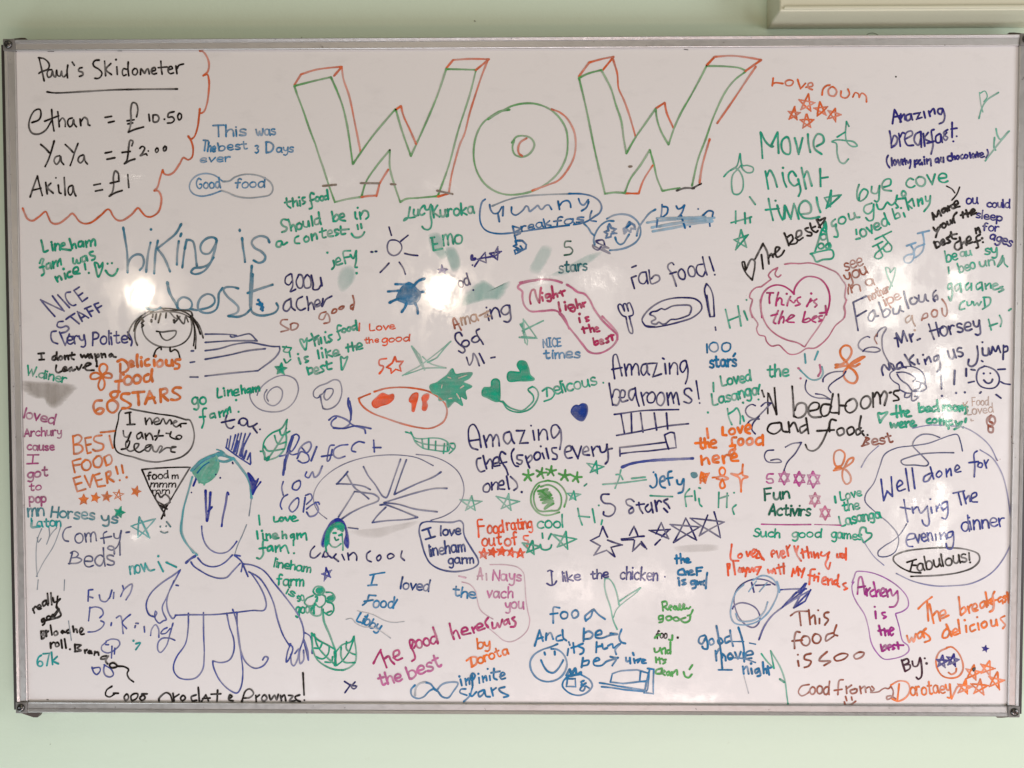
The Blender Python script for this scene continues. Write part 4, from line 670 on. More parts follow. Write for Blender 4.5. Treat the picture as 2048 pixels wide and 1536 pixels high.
n((NOTE,'bold blue 100 stars','blue2',6,1,[('Q','100',1300,232,1540,218,92),('Q','stars',1332,382,1600,372,120),'Q|1590,240 1570,270']))
n((NOTE,'teal I loved the Lasanga','teal2',5.4,.95,['Q|1365,540 1368,630;1840,560 1820,640;1828,712;1670,745',('Q','Loved',1456,578,1752,518,110),('R','the',330,932,580,918,138),('Q','Lasanga',1362,772,1832,655,118)]))
n(('greeting_word','small teal Hi above I love the food here','teal2',5,.9,['Q|1510,805 1525,900 1555,970;1520,860 1570,830 1605,800 1640,870 1640,960;1665,880 1680,935;1310,845']))
n(('squiggle','navy looping squiggle left of the bold bedrooms','navy',4.4,.95,['Q|1795,775 1760,762 1710,790 1695,830 1720,880 1790,910 1835,912;1710,970 1740,930 1800,905 1880,830 1950,755;1855,780 1900,745 1960,750;1835,880 1770,960 1760,1020 1795,1065']))
n((NOTE,'bold orange I love the food here','orange2',7,1,['Q|1300,1010 1312,1105;1590,1220 1550,1230 1530,1260 1560,1280 1580,1240 1590,1180','Q|1460,995 1460,1075;1460,1075 1500,1078;1555,1010 1525,1040 1545,1070 1585,1055 1580,1015 1555,1010;1615,1000 1640,1055 1665,985;1690,1025 1745,1005 1735,970 1700,985 1695,1040 1740,1060','Q|1235,1110 1240,1200 1260,1215;1180,1160 1290,1150;1275,1110 1285,1205;1285,1170 1310,1150 1325,1200;1340,1170 1395,1150 1375,1125 1340,1145 1345,1200 1395,1205','Q|1600,1100 1560,1105 1560,1190;1535,1190 1590,1180;1640,1115 1620,1145 1640,1180 1670,1160 1665,1120 1640,1115;1735,1110 1705,1140 1725,1175 1765,1160 1760,1115 1735,1110;1860,1100 1820,1110 1800,1150 1825,1175 1865,1160;1870,1075 1875,1180','Q|1240,1290 1250,1380;1250,1340 1300,1310 1325,1370;1365,1330 1425,1310 1405,1285 1365,1300 1365,1350 1420,1355;1460,1290 1475,1365;1465,1315 1500,1280 1530,1285;1545,1310 1605,1295 1590,1265 1550,1285 1550,1335 1620,1340']))
n(('star_drawing','orange star beside a flower and a sparkle','orange2',5.6,1,['Y|/1345,330 1385,350 1425,340 1395,390 1385,440 1355,415 1335,440 1335,385 1345,330;1350,390 1390,370;1360,350 1375,420',('+','flower_drawing','orange flower between a star and a sparkle'),'Y|1560,280 1530,310 1545,360 1575,360 1590,310 1560,280;1460,385 1510,380 1560,370 1620,395 1560,410 1500,395;1555,410 1535,460 1550,495 1585,480 1570,420 1560,400',('+','star_drawing','orange four point sparkle'),'Y|1770,250 1765,320 1770,360 1820,378 1770,400 1755,450 1752,530;1752,530 1745,430 1730,385 1650,345 1720,355 1765,330','!greyteal','Y|w2:#1240,340 1290,335 1305,370 1270,390 1245,375']))
n(('signature','bold blue name under the thick navy line','blue2',5.8,1,['Y|855,330;875,350 890,410 880,470 845,490 820,470;920,430 970,410 960,370 930,385 920,440 940,480 975,490;1040,320 1010,330 1005,400 1020,460;990,395 1050,385;1095,410 1105,450 1135,455 1160,400;1165,400 1165,470 1150,530 1110,545']))
n(('greeting_word','teal Hi right of the bold blue name','teal2',4.8,.9,['Y|1225,500 1180,560 1190,680;1180,580 1250,575;1275,520 1285,620;1320,600 1330,660 1350,680;1320,490 1335,495',('+','greeting_word','teal Hi under the orange sparkle'),'Y|1525,535 1520,690;1525,600 1620,570;1610,545 1605,690;1680,540;1700,665 1665,700 1680,760',('+','greeting_word','teal Hi left of 5 stars'),'Y|80,700 100,800 125,870;90,780 200,790;230,705 255,845;295,670;330,820 320,865',('+','underline','teal line under the bold blue name'),'Y|820,570 900,575 1050,580']))
n((NOTE,'navy Amazing chef (spoils everyone!)','navy',5.2,1,[
'X|285,305 220,280 190,180 200,70 240,45 290,120 318,280;w6:195,215 300,200;345,160 375,280;370,220 410,150 430,170 440,270;440,210 475,150 495,180 505,265;610,120 560,140 550,200 590,245 630,190 620,130 640,210 660,240;/680,110 765,108 715,240 800,235;850,110 865,205;830,58;905,100 910,205;910,160 955,95 985,110 1000,200;1125,90 1090,50 1050,60 1035,120 1060,185 1110,140 1130,100 1140,200 1125,300',
'X|315,390 280,400 275,470 310,530 355,520;340,365 355,430 375,500;375,450 410,400 430,430 435,495;440,450 500,430 490,380 450,400 445,470 510,465;570,350 530,325 510,370 530,430 575,500 595,560;510,445 580,430;655,295 630,340 640,420 670,470 700,475;745,360 690,365 690,400 740,420 720,455 685,440;775,370 790,430 815,490;785,400 830,360 840,400 800,440;890,330 860,370 880,410 920,390 920,340 890,330;945,340 965,395;930,270;985,290 1010,395;1090,285 1045,290 1050,330 1095,360 1090,400 1050,400',
'X|1180,330 1240,310 1230,265 1190,280 1175,340 1200,390 1250,385;/1250,270 1310,395 1345,270;1360,330 1420,310 1400,270 1365,300 1365,350 1430,360;1450,275 1470,370;1465,310 1500,270 1530,280;1530,270 1550,330 1590,320 1610,250;1605,250 1620,350 1615,420 1590,450;1625,300 1660,292;390,650 345,680 345,730 390,735 410,690 390,650;425,640 430,715;430,680 470,635 490,650 490,710;500,670 550,660 540,620 505,640 500,700 560,710;580,575 600,690;605,704;620,580 680,640 690,690 655,720;735,738']))
n(('star_drawing','one of five grass green stars under the chef note','grass',5,1,[('*','X',800,572,58,'x',0),('*','X',935,545,56,'x',.2),('*','X',1035,522,50,'x',.1),('*','X',1175,572,62,'x',.1),('*','X',1295,590,52,'x',.2)]))
n(('ring_drawing','grass green ring with a scribbled centre','grass',5,.95,['X|1000,620 900,650 840,740 830,840 870,920 940,970 1020,975 1120,945;1000,620 1090,640 1160,700 1195,790 1170,890;915,670 865,740 860,830 890,910 930,935 1030,930 1110,920 1140,850 1130,760 1070,690 1000,665 930,685;w6:900,730 1000,710 910,760 1020,740 920,790 1040,770 930,820 1050,800 950,850 1055,830 1000,870 970,910 1060,855;w6:940,730 1020,800;w6:960,720 1030,760']))
n(('star_drawing','one of the pale teal stars round the chef note','paleteal',4.4,.9,[('*','X',215,860,105,'s',.1),('*','X',585,848,110,'s',.2),'!teal2',('*','X',1262,778,66,'s',.1),('*','X',1485,490,84,'s',.2),'X|1375,675 1400,655','!paleteal','X|1750,510 1730,600 1690,700;1700,560 1740,560 1770,610;1565,660 1700,650 1880,630 2010,612;1860,600 2000,585']))
n((NOTE,'navy 5 stars','navy',5.2,1,['Y|400,555 330,560 318,600 350,645 420,655 462,690 450,750 400,782 345,765 345,735;655,630 620,605 575,620 585,660 640,690 650,730 610,752 605,720 640,690;705,640 715,700 745,750;680,665 760,655;800,660 770,700 800,740 840,690 830,640 850,745;870,620 890,730;880,670 910,620 935,635;1000,605 960,625 1000,665 1020,700;960,700 1000,740']))
n(('star_drawing','broad open navy outline star, first of five','navy',4.8,1,['Y|/335,885 300,985 210,1030 310,1085 245,1180 375,1130 460,1195;/335,885 385,995;/385,1025 535,1075 420,1100 460,1195',('+','star_drawing','half rubbed out navy outline star'),'Y|/610,975 655,885 695,980;/525,1015 690,990 760,985;/530,1025 650,1020;/660,1030 640,1140 720,1060 785,1115 730,1040',('+','star_drawing','small navy outline star, third of five'),'Y|/870,1075 925,1020;/940,990 1025,915 810,925 1010,1010 935,845 880,960',('+','star_drawing','navy outline star, fourth of five'),'Y|/1060,1050 1185,800 1295,1025 1025,865 1330,890 1060,1050',('+','star_drawing','navy outline star, last of five'),'Y|/1475,735 1540,1000 1330,870 1230,800 1580,840 1325,980 1410,770']))
n((NOTE,'bold blue the Chef is good','blue2',6,1,['Y|1090,1180 1095,1265;1075,1215 1130,1210;1130,1165 1140,1260;1140,1230 1160,1215 1175,1250;1180,1240 1220,1225 1205,1210 1180,1230 1195,1255 1235,1250','Y|1160,1320 1110,1340 1110,1375 1170,1380;1165,1330 1185,1380;1180,1360 1205,1345 1215,1380;1220,1360 1260,1345 1240,1330 1220,1350 1230,1380 1275,1375;1355,1305 1295,1310;1295,1310 1300,1385;1300,1345 1340,1340','Y|1115,1440 1120,1490;1110,1415;1180,1430 1145,1440 1165,1455 1185,1470 1150,1480','Y|1280,1440 1240,1450 1245,1480 1280,1470;1285,1440 1285,1510 1255,1520;1300,1445 1310,1480 1330,1450 1340,1480 1350,1450;1375,1440 1355,1470 1385,1490;1405,1360 1395,1440 1390,1520']))
n((NOTE,'thin navy 67','navy',4,.95,['Z|550,205 480,215 455,265 480,320 550,335 630,325 600,300 520,310;670,175 740,140 835,128;835,128 770,240 690,330 655,415']))
n(('star_drawing','magenta 5 and six pointed stars stepping down','magenta',4.8,.9,['Z|545,450 490,455 480,500 530,500 545,535 500,545 478,530',('*','Z',655,488,72,'h',0),('*','Z',812,500,74,'h',0),('*','Z',957,508,84,'h',0),'!pink',('*','Z',970,715,72,'h',0),('*','Z',1075,850,70,'h',0)]))
n((NOTE,'dark green Fun Activities over a pink line','dkgreen2',5.6,1,[('Z','Fun',462,722,705,694,115),('Z','Activirs',500,868,925,880,112),'!magenta','Z|w4:425,965 680,970 930,968;w3:970,968 1240,975']))
n((NOTE,'teal such good games with a heart','teal',5.6,1,[('Z','Such',345,1092,610,1102,90),('Z','good',738,1100,1035,1100,88),('Z','games',1142,1108,1450,1122,92),'Z|1470,1150 1430,1060 1450,1000 1490,1005 1500,1050 1550,1060 1550,1090 1480,1150']))
n((NOTE,'teal I love the Lasanga at the edge of the big ring','teal',6,1,['Z|1175,680 1185,745',('Z','Love',1240,724,1450,672,90),('Z','the',1258,834,1432,804,96),('Z','Lasanga',1240,985,1650,892,105)]))
n(('flower_drawing','orange looped ribbon left of the big ring','orange',5.6,1,['Z|1240,370 1190,370 1165,300 1180,225 1230,205 1275,240 1270,310 1235,375 1180,395;1165,415 1240,400 1300,370 1360,320 1365,285 1320,300 1280,370 1255,420 1260,510 1295,555 1335,530 1335,470 1290,410 1240,390']))
n((NOTE,'brown Best above the big ring','brown2',5,.95,['Z|1500,80 1460,165;1490,75 1530,90 1490,120 1525,140 1450,165',('Z','est',1560,160,1770,125,105)]))
n((NOTE,'red orange Loved everything and playing with my friends','redorange',5.4,.95,['Z|120,1170 115,1330 190,1340;1110,1300 1080,1380 1110,1425 1130,1360','Z|215,1265 185,1285 190,1310 220,1305 225,1275 210,1265;270,1245 285,1295 310,1245;320,1280 360,1250 350,1220 325,1250 335,1300 365,1290;380,1270 370,1310 400,1310;370,1225 410,1280 450,1330;395,1240 430,1320','Z|525,1280 565,1255 545,1230 525,1260 535,1300;580,1240 600,1310 625,1240;630,1280 660,1260 645,1235 630,1270 645,1310 670,1295;680,1190 700,1290;690,1220 715,1180;760,1190 780,1250 800,1190;800,1190 785,1270 830,1340;840,1220 855,1310;830,1260 890,1240;890,1195 910,1310;905,1270 930,1250 940,1300;960,1250 970,1310;970,1310 1000,1260 1010,1310;1040,1250 1030,1280 1060,1290 1120,1250;1120,1250 1100,1300','Z|1200,1270 1200,1305 1225,1300 1230,1265;1230,1265 1240,1305;1250,1265 1255,1310;1255,1280 1270,1270 1275,1310;1290,1210 1290,1330','Z|75,1370 85,1490;75,1380 100,1370 95,1420;135,1340 155,1480;200,1410 190,1450 215,1455 220,1415;220,1415 230,1455;240,1410 250,1450 280,1410;280,1410 260,1500;295,1415 300,1455;310,1455 330,1410 345,1450;410,1400 360,1410 370,1445 420,1400;420,1400 380,1480','Z|490,1430 500,1465 525,1440 535,1465 550,1420;560,1430 570,1470;600,1380 620,1475;580,1415 660,1395;650,1365 655,1470','Z|735,1500 750,1420;750,1420 765,1470 795,1400;795,1400 805,1490;815,1420 835,1455 860,1420;865,1415 835,1510','f|1690,95 1650,100 1640,160 1630,250;1620,155 1700,170;1685,150 1680,210;1682,180 1720,170;1725,170 1720,220;1730,140;1760,220 1805,200 1800,175 1770,190 1765,240 1800,250;1820,190 1825,255;1825,220 1860,195 1870,250;1920,205 1890,215 1890,250 1925,240;1930,150 1920,260 1940,275;2005,235 1975,250 1995,275 2020,290 1990,305']))
n(('flower_drawing','orange three loop flower under the pink cloud','orange',6.6,1,['R|1270,740 1215,670 1210,600 1260,550 1320,560 1345,620 1320,690 1270,745 1220,775 1150,782;1150,815 1240,795 1300,790 1400,750 1480,700 1500,685;1500,685 1460,690 1330,780 1380,800 1440,770;1300,800 1380,860 1415,940 1380,1000 1310,990 1255,930 1260,860 1300,810;1280,745 1310,790']))
n((NOTE,'black The best between two hearts','black',5.4,1,['K|630,1085 560,1010 515,920 510,870 530,865 550,965;550,965 620,835 655,850 660,920 630,1085;665,830 760,645;740,780 760,950;760,650 810,750 830,890;825,820 860,770 880,810;870,790 910,760 960,700 920,690 905,760 930,810 980,785 1015,730;1015,520 1040,580 1070,670;1050,570 1100,540 1120,590 1080,650 1160,640 1180,600;1150,580 1220,540 1215,490 1170,500 1160,570 1180,610 1240,575;1305,455 1265,470 1290,500 1345,520 1340,550 1290,550;1325,400 1350,480 1400,510 1420,490;1340,460 1390,440;1450,455 1405,345 1440,370;1440,370 1510,335 1490,380 1430,450']))
n(('hat_drawing','teal spotted cone hat','teal',5.4,1,['K|/1510,380 1560,720;/1470,470 1380,760;1330,770 1450,740 1590,725 1610,790 1590,825 1480,840 1400,865 1370,810 1340,770;1490,530 1450,560 1470,600 1515,590 1520,545 1490,530;1450,645 1420,680 1450,710 1490,690 1480,650 1450,645;1540,645 1510,680 1545,710 1575,680 1560,640;1500,440 1480,480 1510,505;w3:#1490,410 1518,385 1528,480 1490,440']))
n(('greeting_word','teal Hi left of The best','teal2',5,.95,['K|430,255 430,400;375,395 600,335;540,275 545,405;600,330 620,325;600,330 605,395;600,85 665,175',('+','star_drawing','small teal star under Hi'),'!teal','K|/495,480 560,690 410,600 580,540 430,720 495,480']))
n(('greeting_word','teal Hi left of the pink cloud','teal2',5,.85,['_|1451,619 1455,636 1460,656;1457,641 1480,632;1476,612 1482,652;1488,622 1495,640;1493,600']))
n((NOTE,'large teal Movie night time','teal2',5.8,1,[
'E|415,740 425,860 435,1005;420,745 470,840 530,890 545,885;520,885 590,740;590,740 595,840 600,955;690,790 640,820 630,900 660,955 710,965 720,880 690,790;/765,800 805,965 845,800;900,760 905,850 925,945;990,885 1060,840 1050,775 1000,760 960,830 970,910 1040,965;465,1140 495,1320;480,1190 510,1130 550,1190 585,1300;640,1155 655,1240 680,1300;645,1105;780,1190 740,1140 705,1170 710,1240 760,1290 800,1270;800,1220 825,1340 805,1395;835,1105 880,1320;860,1200 890,1140 940,1290;1025,1115 1030,1295;1035,1210 1105,1200',
'K|825,105 850,240 880,365;790,240 950,225;930,185 960,290 995,360;910,130;w7:/1022,190 1014,345;/1030,200 1095,350 1132,165 1190,350;1215,295 1330,270 1330,180 1270,130 1210,170 1190,250 1240,330 1330,345 1440,325;1405,90 1420,180 1450,270;/1580,5 1570,200 1500,95 1700,60 1520,220 1580,5']))
n(('squiggle','teal looped clef left of night','teal2',4.6,.95,['E|40,1195 80,1150 130,1115 170,1090 205,960;205,960 230,1080 280,1080 340,1105 335,1145 280,1155 235,1120 215,1080;215,1080 180,1120 130,1180 120,1300 140,1370 190,1375 230,1330 235,1220 200,1140 160,1110 110,1130',('+','squiggle','teal looped clef right of Movie'),'E|1320,680 1295,630;1295,630 1285,760 1300,840 1350,885 1405,880 1370,840 1280,825 1190,820 1145,838 1190,855 1200,960 1230,1045 1270,1060 1315,1015;1200,790 1280,740']))
n((NOTE,'orange Love room above five little stars','redorange2',4.8,1,['E|545,185 535,265;535,250 560,235 645,242;710,205 670,225 680,260 730,260 750,220 710,205;/795,200 825,295 875,240;880,280 950,265 940,235 905,245 905,285 945,305;1045,360 1055,300 1090,265 1125,258;1150,275 1110,310 1120,360 1170,370 1195,320 1150,275;1240,320 1240,375 1290,390 1325,350 1310,300;1360,380 1385,335 1420,350 1425,385 1450,340 1495,370 1500,430',('+','star_drawing','one of five little orange stars under Love room'),
('*','E',755,555,68,'o',.1),('*','E',890,448,88,'o',.2),('*','E',1035,510,80,'o',-.1),('*','E',1160,562,72,'o',.3),('*','E',890,635,74,'o',0)]))
n((NOTE,'navy Amazing breakfast (lovely pain au chocolate)','navy2',5.2,1,['F|435,500 455,355;455,355 525,480;450,430 510,420;1092,628;1058,680','F|520,400 515,485;525,440 555,400 565,460;610,400 575,420 585,470 620,450 625,400;625,400 640,460;/650,400 720,385 680,455 735,435;755,375 770,440;805,370 820,425;815,390 855,345 870,400;945,345 905,350 900,385 930,405 950,350;950,350 970,420 955,480 915,500','F|405,575 420,660 425,745;420,700 455,620 485,650 470,710 430,740;500,600 515,730;510,640 540,590 560,600;560,660 640,610 630,575 580,590 560,660 590,720 650,720;720,580 670,610 660,680 700,720 725,650;725,580 730,740;750,600 765,730;800,590 765,650 830,690;860,560 835,570 840,640 850,720 830,810;790,700 860,680;920,600 880,630 885,690 920,690 930,610;930,610 945,690;1000,560 960,590 970,620 1000,640 980,670 955,640 990,590;1045,485 1045,560 1045,640;1035,555 1095,545','F|390,825 375,860 380,910 405,950;425,850 430,930;455,870 445,900 460,925 475,895 455,870;490,870 510,925 525,865;525,900 555,880 540,865 530,895 545,920;560,855 570,915;580,875 595,905 615,870;620,870 620,920 610,955','F|660,875 665,945;660,890 690,870 690,905 665,915;720,870 700,890 715,920 735,895;735,895 740,920;760,865 765,915;758,840;785,860 790,910;790,885 820,860 830,930','F|900,850 875,865 880,895 905,885;905,860 910,900;930,845 930,885 955,890 955,845;955,845 958,895','F|1030,830 1000,840 1005,875 1035,880;1040,800 1050,870;1050,845 1070,830 1075,865;1100,825 1085,850 1105,865 1115,835 1100,825;1150,815 1130,835 1145,860 1165,850;1185,815 1170,840 1190,855 1205,830 1185,815;1225,795 1235,850;1260,805 1245,830 1265,850 1280,815;1280,815 1285,845;1300,790 1310,840;1290,815 1330,805;1320,830 1365,810 1350,795 1325,815 1340,845 1375,835;1405,765 1415,800 1395,850']))
n(('squiggle','faint teal looped check mark near the upper right edge','paleteal',4.6,.9,['F|w3:1330,190 1380,165 1405,220 1370,275;w3:1325,180 1340,300 1360,380;1520,180 1400,260 1350,340 1320,445',('+','squiggle','teal check mark touching chocolate'),'F|1495,550 1510,620 1540,660 1620,580;1480,640 1475,740 1490,770;1630,575 1500,730 1385,880',('+','ink_dot','single black dot above Amazing breakfast'),'!black','F|470,18']))
n((NOTE,'teal bye cove you guys loved biking','teal',5.2,.95,['L|400,150 380,220 385,300 410,320 470,280 490,220 450,195 410,240 400,310;530,170 530,230 580,240 610,160;610,160 605,260 600,310 580,328 560,315;640,180 720,150 720,95 670,100 635,150 650,200 730,215;155,505 120,540 130,580 165,555;165,555 165,600 180,640 180,685 145,685;240,480 195,500 195,545 240,550 265,510 240,480;290,450 310,510 355,490 350,440 370,485 405,485;530,340 460,370 450,420 490,450 540,410 550,350;550,350 550,450 540,510 500,520 470,490;580,350 600,400 640,400 680,340;690,330 730,360 770,330 790,260;770,340 800,380 780,390;850,215 835,250 860,280 880,240 850,215;780,300 870,290;370,610 375,660;370,710 410,700;740,400 770,500;760,470 800,440 820,480 775,500;855,440 870,480;830,390;868,262 908,410;/945,295 888,350 940,392;950,310 965,370;1000,300 1010,370;1010,330 1040,290 1050,350;1080,270 1090,320 1120,310 1130,265;1130,265 1120,350 1065,425',
('L','cove',892,190,1315,122,155),('L','oved',428,695,708,560,125)]))
n((NOTE,'two teal letters J under loved biking','teal',5,1,['L|565,710 730,630;640,670 690,730 735,790 720,830 670,835 650,810;540,785 640,735;590,770 620,830 640,880 600,910 560,895 570,860 640,800 690,750']))
n((NOTE,'two pale blue letters J','paleblue2',5,.9,['L|1000,650 1120,622;1050,640 1065,740 1050,830 990,890 960,900;885,778 980,745;930,770 960,830 960,900 920,950 870,945 860,900 900,870 950,860 980,800 1070,760']))
n((NOTE,'bold black your the best chef','black',6,1,['L|w4:1295,165 1350,195 1380,235;w4:1430,175 1400,250 1350,310;1590,600 1600,650;1600,620 1620,590 1640,640','L|1150,440 1165,510;1150,450 1190,480 1215,415;1215,420 1240,470;1275,390 1245,415 1260,440 1285,415 1290,390;1290,390 1305,425;1310,370 1325,415;1315,390 1340,365;1375,345 1345,365 1355,395 1390,385;1380,365 1415,340 1400,315 1375,335 1385,380 1430,375','L|1160,590 1185,625 1210,590;1235,565 1200,640 1185,690;1265,545 1245,575 1270,595 1290,565 1265,545;1300,530 1315,565 1340,545 1335,515;1335,515 1355,545;1360,500 1380,540;1365,520 1370,470 1400,435','L|1460,430 1465,490;1440,465 1500,445;1495,410 1515,480;1510,455 1540,435 1550,465;1545,440 1585,415 1570,400 1545,425 1560,455 1600,440','L|1170,735 1190,800;1165,745 1210,735 1230,770 1195,800;1240,750 1275,730 1260,710 1240,735 1255,770 1290,750;1325,685 1295,700 1320,720 1335,735 1305,750;1340,635 1355,700 1395,705;1330,670 1400,655','L|1420,730 1385,755 1380,800 1410,820 1440,800;1430,690 1445,760 1450,800;1450,765 1480,735 1500,770;1500,740 1545,710 1530,680 1500,710 1510,755 1560,740;1640,660 1600,690 1610,740 1620,790 1600,800;1580,740 1640,720;1660,700;1668,740']))
n((NOTE,'navy you could sleep for ages','navy2',5,1,[('L','ou',1498,352,1620,342,95),('L','could',1710,382,1940,386,85),('L','sleep',1598,492,1858,528,85),('L','for',1662,618,1830,626,85),('L','ages',1735,698,1952,788,95)]))
n((NOTE,'teal broken words down the right edge','teal2',5,.95,[('L','be',1296,942,1412,916,110),('L','sy',1692,868,1818,858,100),'L|1315,995 1320,1060;1870,880 1850,930 1820,990;1820,990 1860,950 1880,900 1890,960 1920,990',('L','beo',1432,1055,1590,1006,105),'L|1345,1160 1315,1175 1315,1225 1345,1205;1345,1165 1355,1260 1335,1340 1315,1300;1420,1165 1385,1190 1395,1240 1430,1210 1435,1160;1435,1160 1445,1250;1520,1155 1490,1190 1500,1230 1545,1190;1550,1160 1550,1230;1640,1150 1600,1180 1610,1225 1650,1200;1655,1150 1665,1235;1690,1165 1700,1220;1700,1190 1740,1160 1750,1210;1765,1195 1820,1175 1800,1160 1765,1185 1780,1225 1830,1215;1870,1195 1840,1205 1880,1225 1830,1250','L|1480,1340 1440,1370 1430,1430 1480,1420;1505,1350 1515,1390 1550,1370 1555,1345;1570,1350 1580,1390 1610,1360 1625,1390 1650,1350;1680,1310 1690,1400;1670,1305 1740,1310 1740,1370 1665,1425','!paleteal',('L','au',1440,892,1556,876,85),('L','un',1640,992,1790,975,90)]))
n((NOTE,'thin brown see you in another life','brown',4.6,.95,[('L','see',262,1032,446,972,135),('L','you',275,1148,492,1060,125),('L','in',285,1264,412,1242,115),('L','a',475,1192,560,1178,105),('L','nother',512,1338,716,1242,110),('L','ipe',680,1388,832,1312,100),'L|660,1340 672,1390']))
n(('heart_drawing','thin teal heart in the window reflection','teal2',4.4,.85,['L|740,1190 690,1080 675,1000 710,1010 720,1050;720,1050 770,1000 765,1070 710,1220']))
n((NOTE,'large navy Fabulous','navy',5.2,1,['S|300,70 150,140;150,140 175,280 205,460;190,300 300,235;380,230 330,280 325,340 360,355 400,290 390,230 410,300 435,295;440,140 480,250 500,310 550,290 570,240 530,215 490,250;605,210 610,270 660,265 685,180 690,230 720,245;725,15 750,120 780,210;818,90 795,112 814,160 856,155 884,110 848,82;895,60 905,130 950,130 970,50 985,115 1005,125;1090,5 1060,40 1065,100 1110,110 1100,60 1060,100 1080,130']))
n((NOTE,'brown good right of Fabulous','brown',5,.9,['S|930,345 950,280 990,265 995,305 940,330;1070,225 1040,265 1060,305 1100,295 1105,240 1070,225;1160,210 1170,280 1200,300 1220,250 1200,160 1160,105','!palebrown','S|w4:790,290 745,330 760,375 800,345 820,290;w4:820,290 830,360 855,410;850,460']))
n((NOTE,'navy note about making us jump','navy',5.4,1,['S|620,550 650,548;640,490 665,645;645,500 700,600;700,600 720,465;720,465 765,580;790,505 815,590;800,540 830,500;880,570 910,555;1010,390 1050,510 1070,560;1090,370 1125,525;1020,470 1170,430',('S','orsey',1145,522,1595,440,170),'S|490,970 475,900 500,850 545,900 560,910;555,830 565,900;555,830 600,850 620,890;690,820 650,850 650,900 700,880 700,830;700,830 720,870 750,885;735,735 775,800 805,860;835,740 790,800 850,850;880,790 890,840 900,840;945,738;960,790 975,845;970,815 1010,760 1035,820;1110,745 1070,765 1075,810 1110,790 1120,745;1120,745 1140,840 1135,900 1105,930;1560,640 1570,740 1545,840 1495,870 1460,850 1465,790;1620,595;1620,660 1630,740 1680,740 1690,660 1705,735;1720,720 1735,645;1735,645 1770,700 1800,635;1800,635 1825,710;1860,630 1855,790;1860,650 1900,640 1905,690 1860,710;1150,970 1155,1125;1160,1205;1305,915 1298,1075;1320,1172;1435,895 1435,980;1420,1165',('S','us',1250,792,1405,758,175)]))
n(('greeting_word','teal Hi beside making us jump','teal2',5,.9,['S|1690,335 1720,455;1700,410 1790,380;1815,290 1840,350 1825,415;1920,235 1945,215;1980,370 2005,400']))
n(('sun_drawing','navy smiling sun under us jump','navy',4.8,1,['S|1640,870 1580,900 1555,960 1560,1040 1600,1095 1680,1120 1760,1110 1805,1060 1810,990 1770,920 1700,880 1640,865;1635,950;1710,948;1635,1025 1665,1055 1695,1062 1725,1045 1735,1015;1490,905 1535,912;1460,1055 1525,1040;1590,1175 1605,1160;1775,1190 1830,1230;1830,1045 1870,1065 1935,1075;1795,905 1880,900;1610,805 1625,815']))
n((NOTE,'magenta This is the best in a heart inside a pink cloud','magenta2',5,1,['K|1135,1255 1090,1210 1010,1160 920,1145 830,1175 765,1240 735,1330 735,1440 745,1536;1130,1255 1140,1190 1190,1110 1270,1050 1360,1045 1450,1075 1520,1150 1560,1260 1555,1400 1520,1500','K|805,1240 885,1240;845,1245 835,1300 838,1365;945,1235 925,1310 915,1395;920,1345 960,1300 985,1320 985,1380 1010,1385;1090,1285 1060,1350 1050,1395;1045,1252;1090,1330 1130,1360 1150,1330;1210,1290 1170,1310 1180,1350 1205,1375 1150,1395','K|1335,1310 1310,1360 1285,1405;1340,1248;1310,1360 1350,1330;1405,1315 1370,1345 1395,1370 1410,1385 1385,1410','R|460,130 430,200 405,270 430,285;375,190 450,170;515,135 490,200 465,285;480,230 520,200 530,240 520,275;555,250 630,210 655,190 620,180 580,220 570,260 650,270','R|785,140 770,200 755,265;755,265 800,270 850,240 830,220 780,240;860,240 930,200 920,190 880,210 870,250 910,270;990,190 950,200 960,230 990,240 950,260','R|1030,70 1042,180;960,160 1050,150',
'!pink2','R|w4:245,0 250,100 280,220 340,330 440,420 560,480 700,520 765,560;w4:1080,0 1060,100 1010,220 930,350 850,460 780,565;w4:150,0 125,100 150,190 215,290 200,350 230,420 300,440 320,500 380,555 470,545 530,600 590,650 660,655 720,635 800,585 900,580 980,530 1060,450 1150,310 1250,220 1265,160 1250,90 1285,0',
'K|w4:930,940 870,970 825,1030 855,1075;w4:935,935 905,1020 940,1050 975,1025;w4:855,1078 740,1165;w4:740,1165 670,1180 610,1240 600,1300 630,1320 620,1380 605,1440 630,1536;w4:1020,895 1100,885 1200,888 1320,880 1450,910 1550,950 1650,1000 1710,1080 1755,1150 1750,1230 1745,1290 1760,1330 1740,1400 1750,1470 1740,1536']))
n(('face_drawing','teal and pink smile under the pink cloud','steelteal',5,1,['R|720,840 770,890 840,950 900,965 970,940 1000,880 985,805;780,650 790,760;940,620 900,720','!pink','R|960,780 970,860 940,920;730,945;700,820 715,830']))
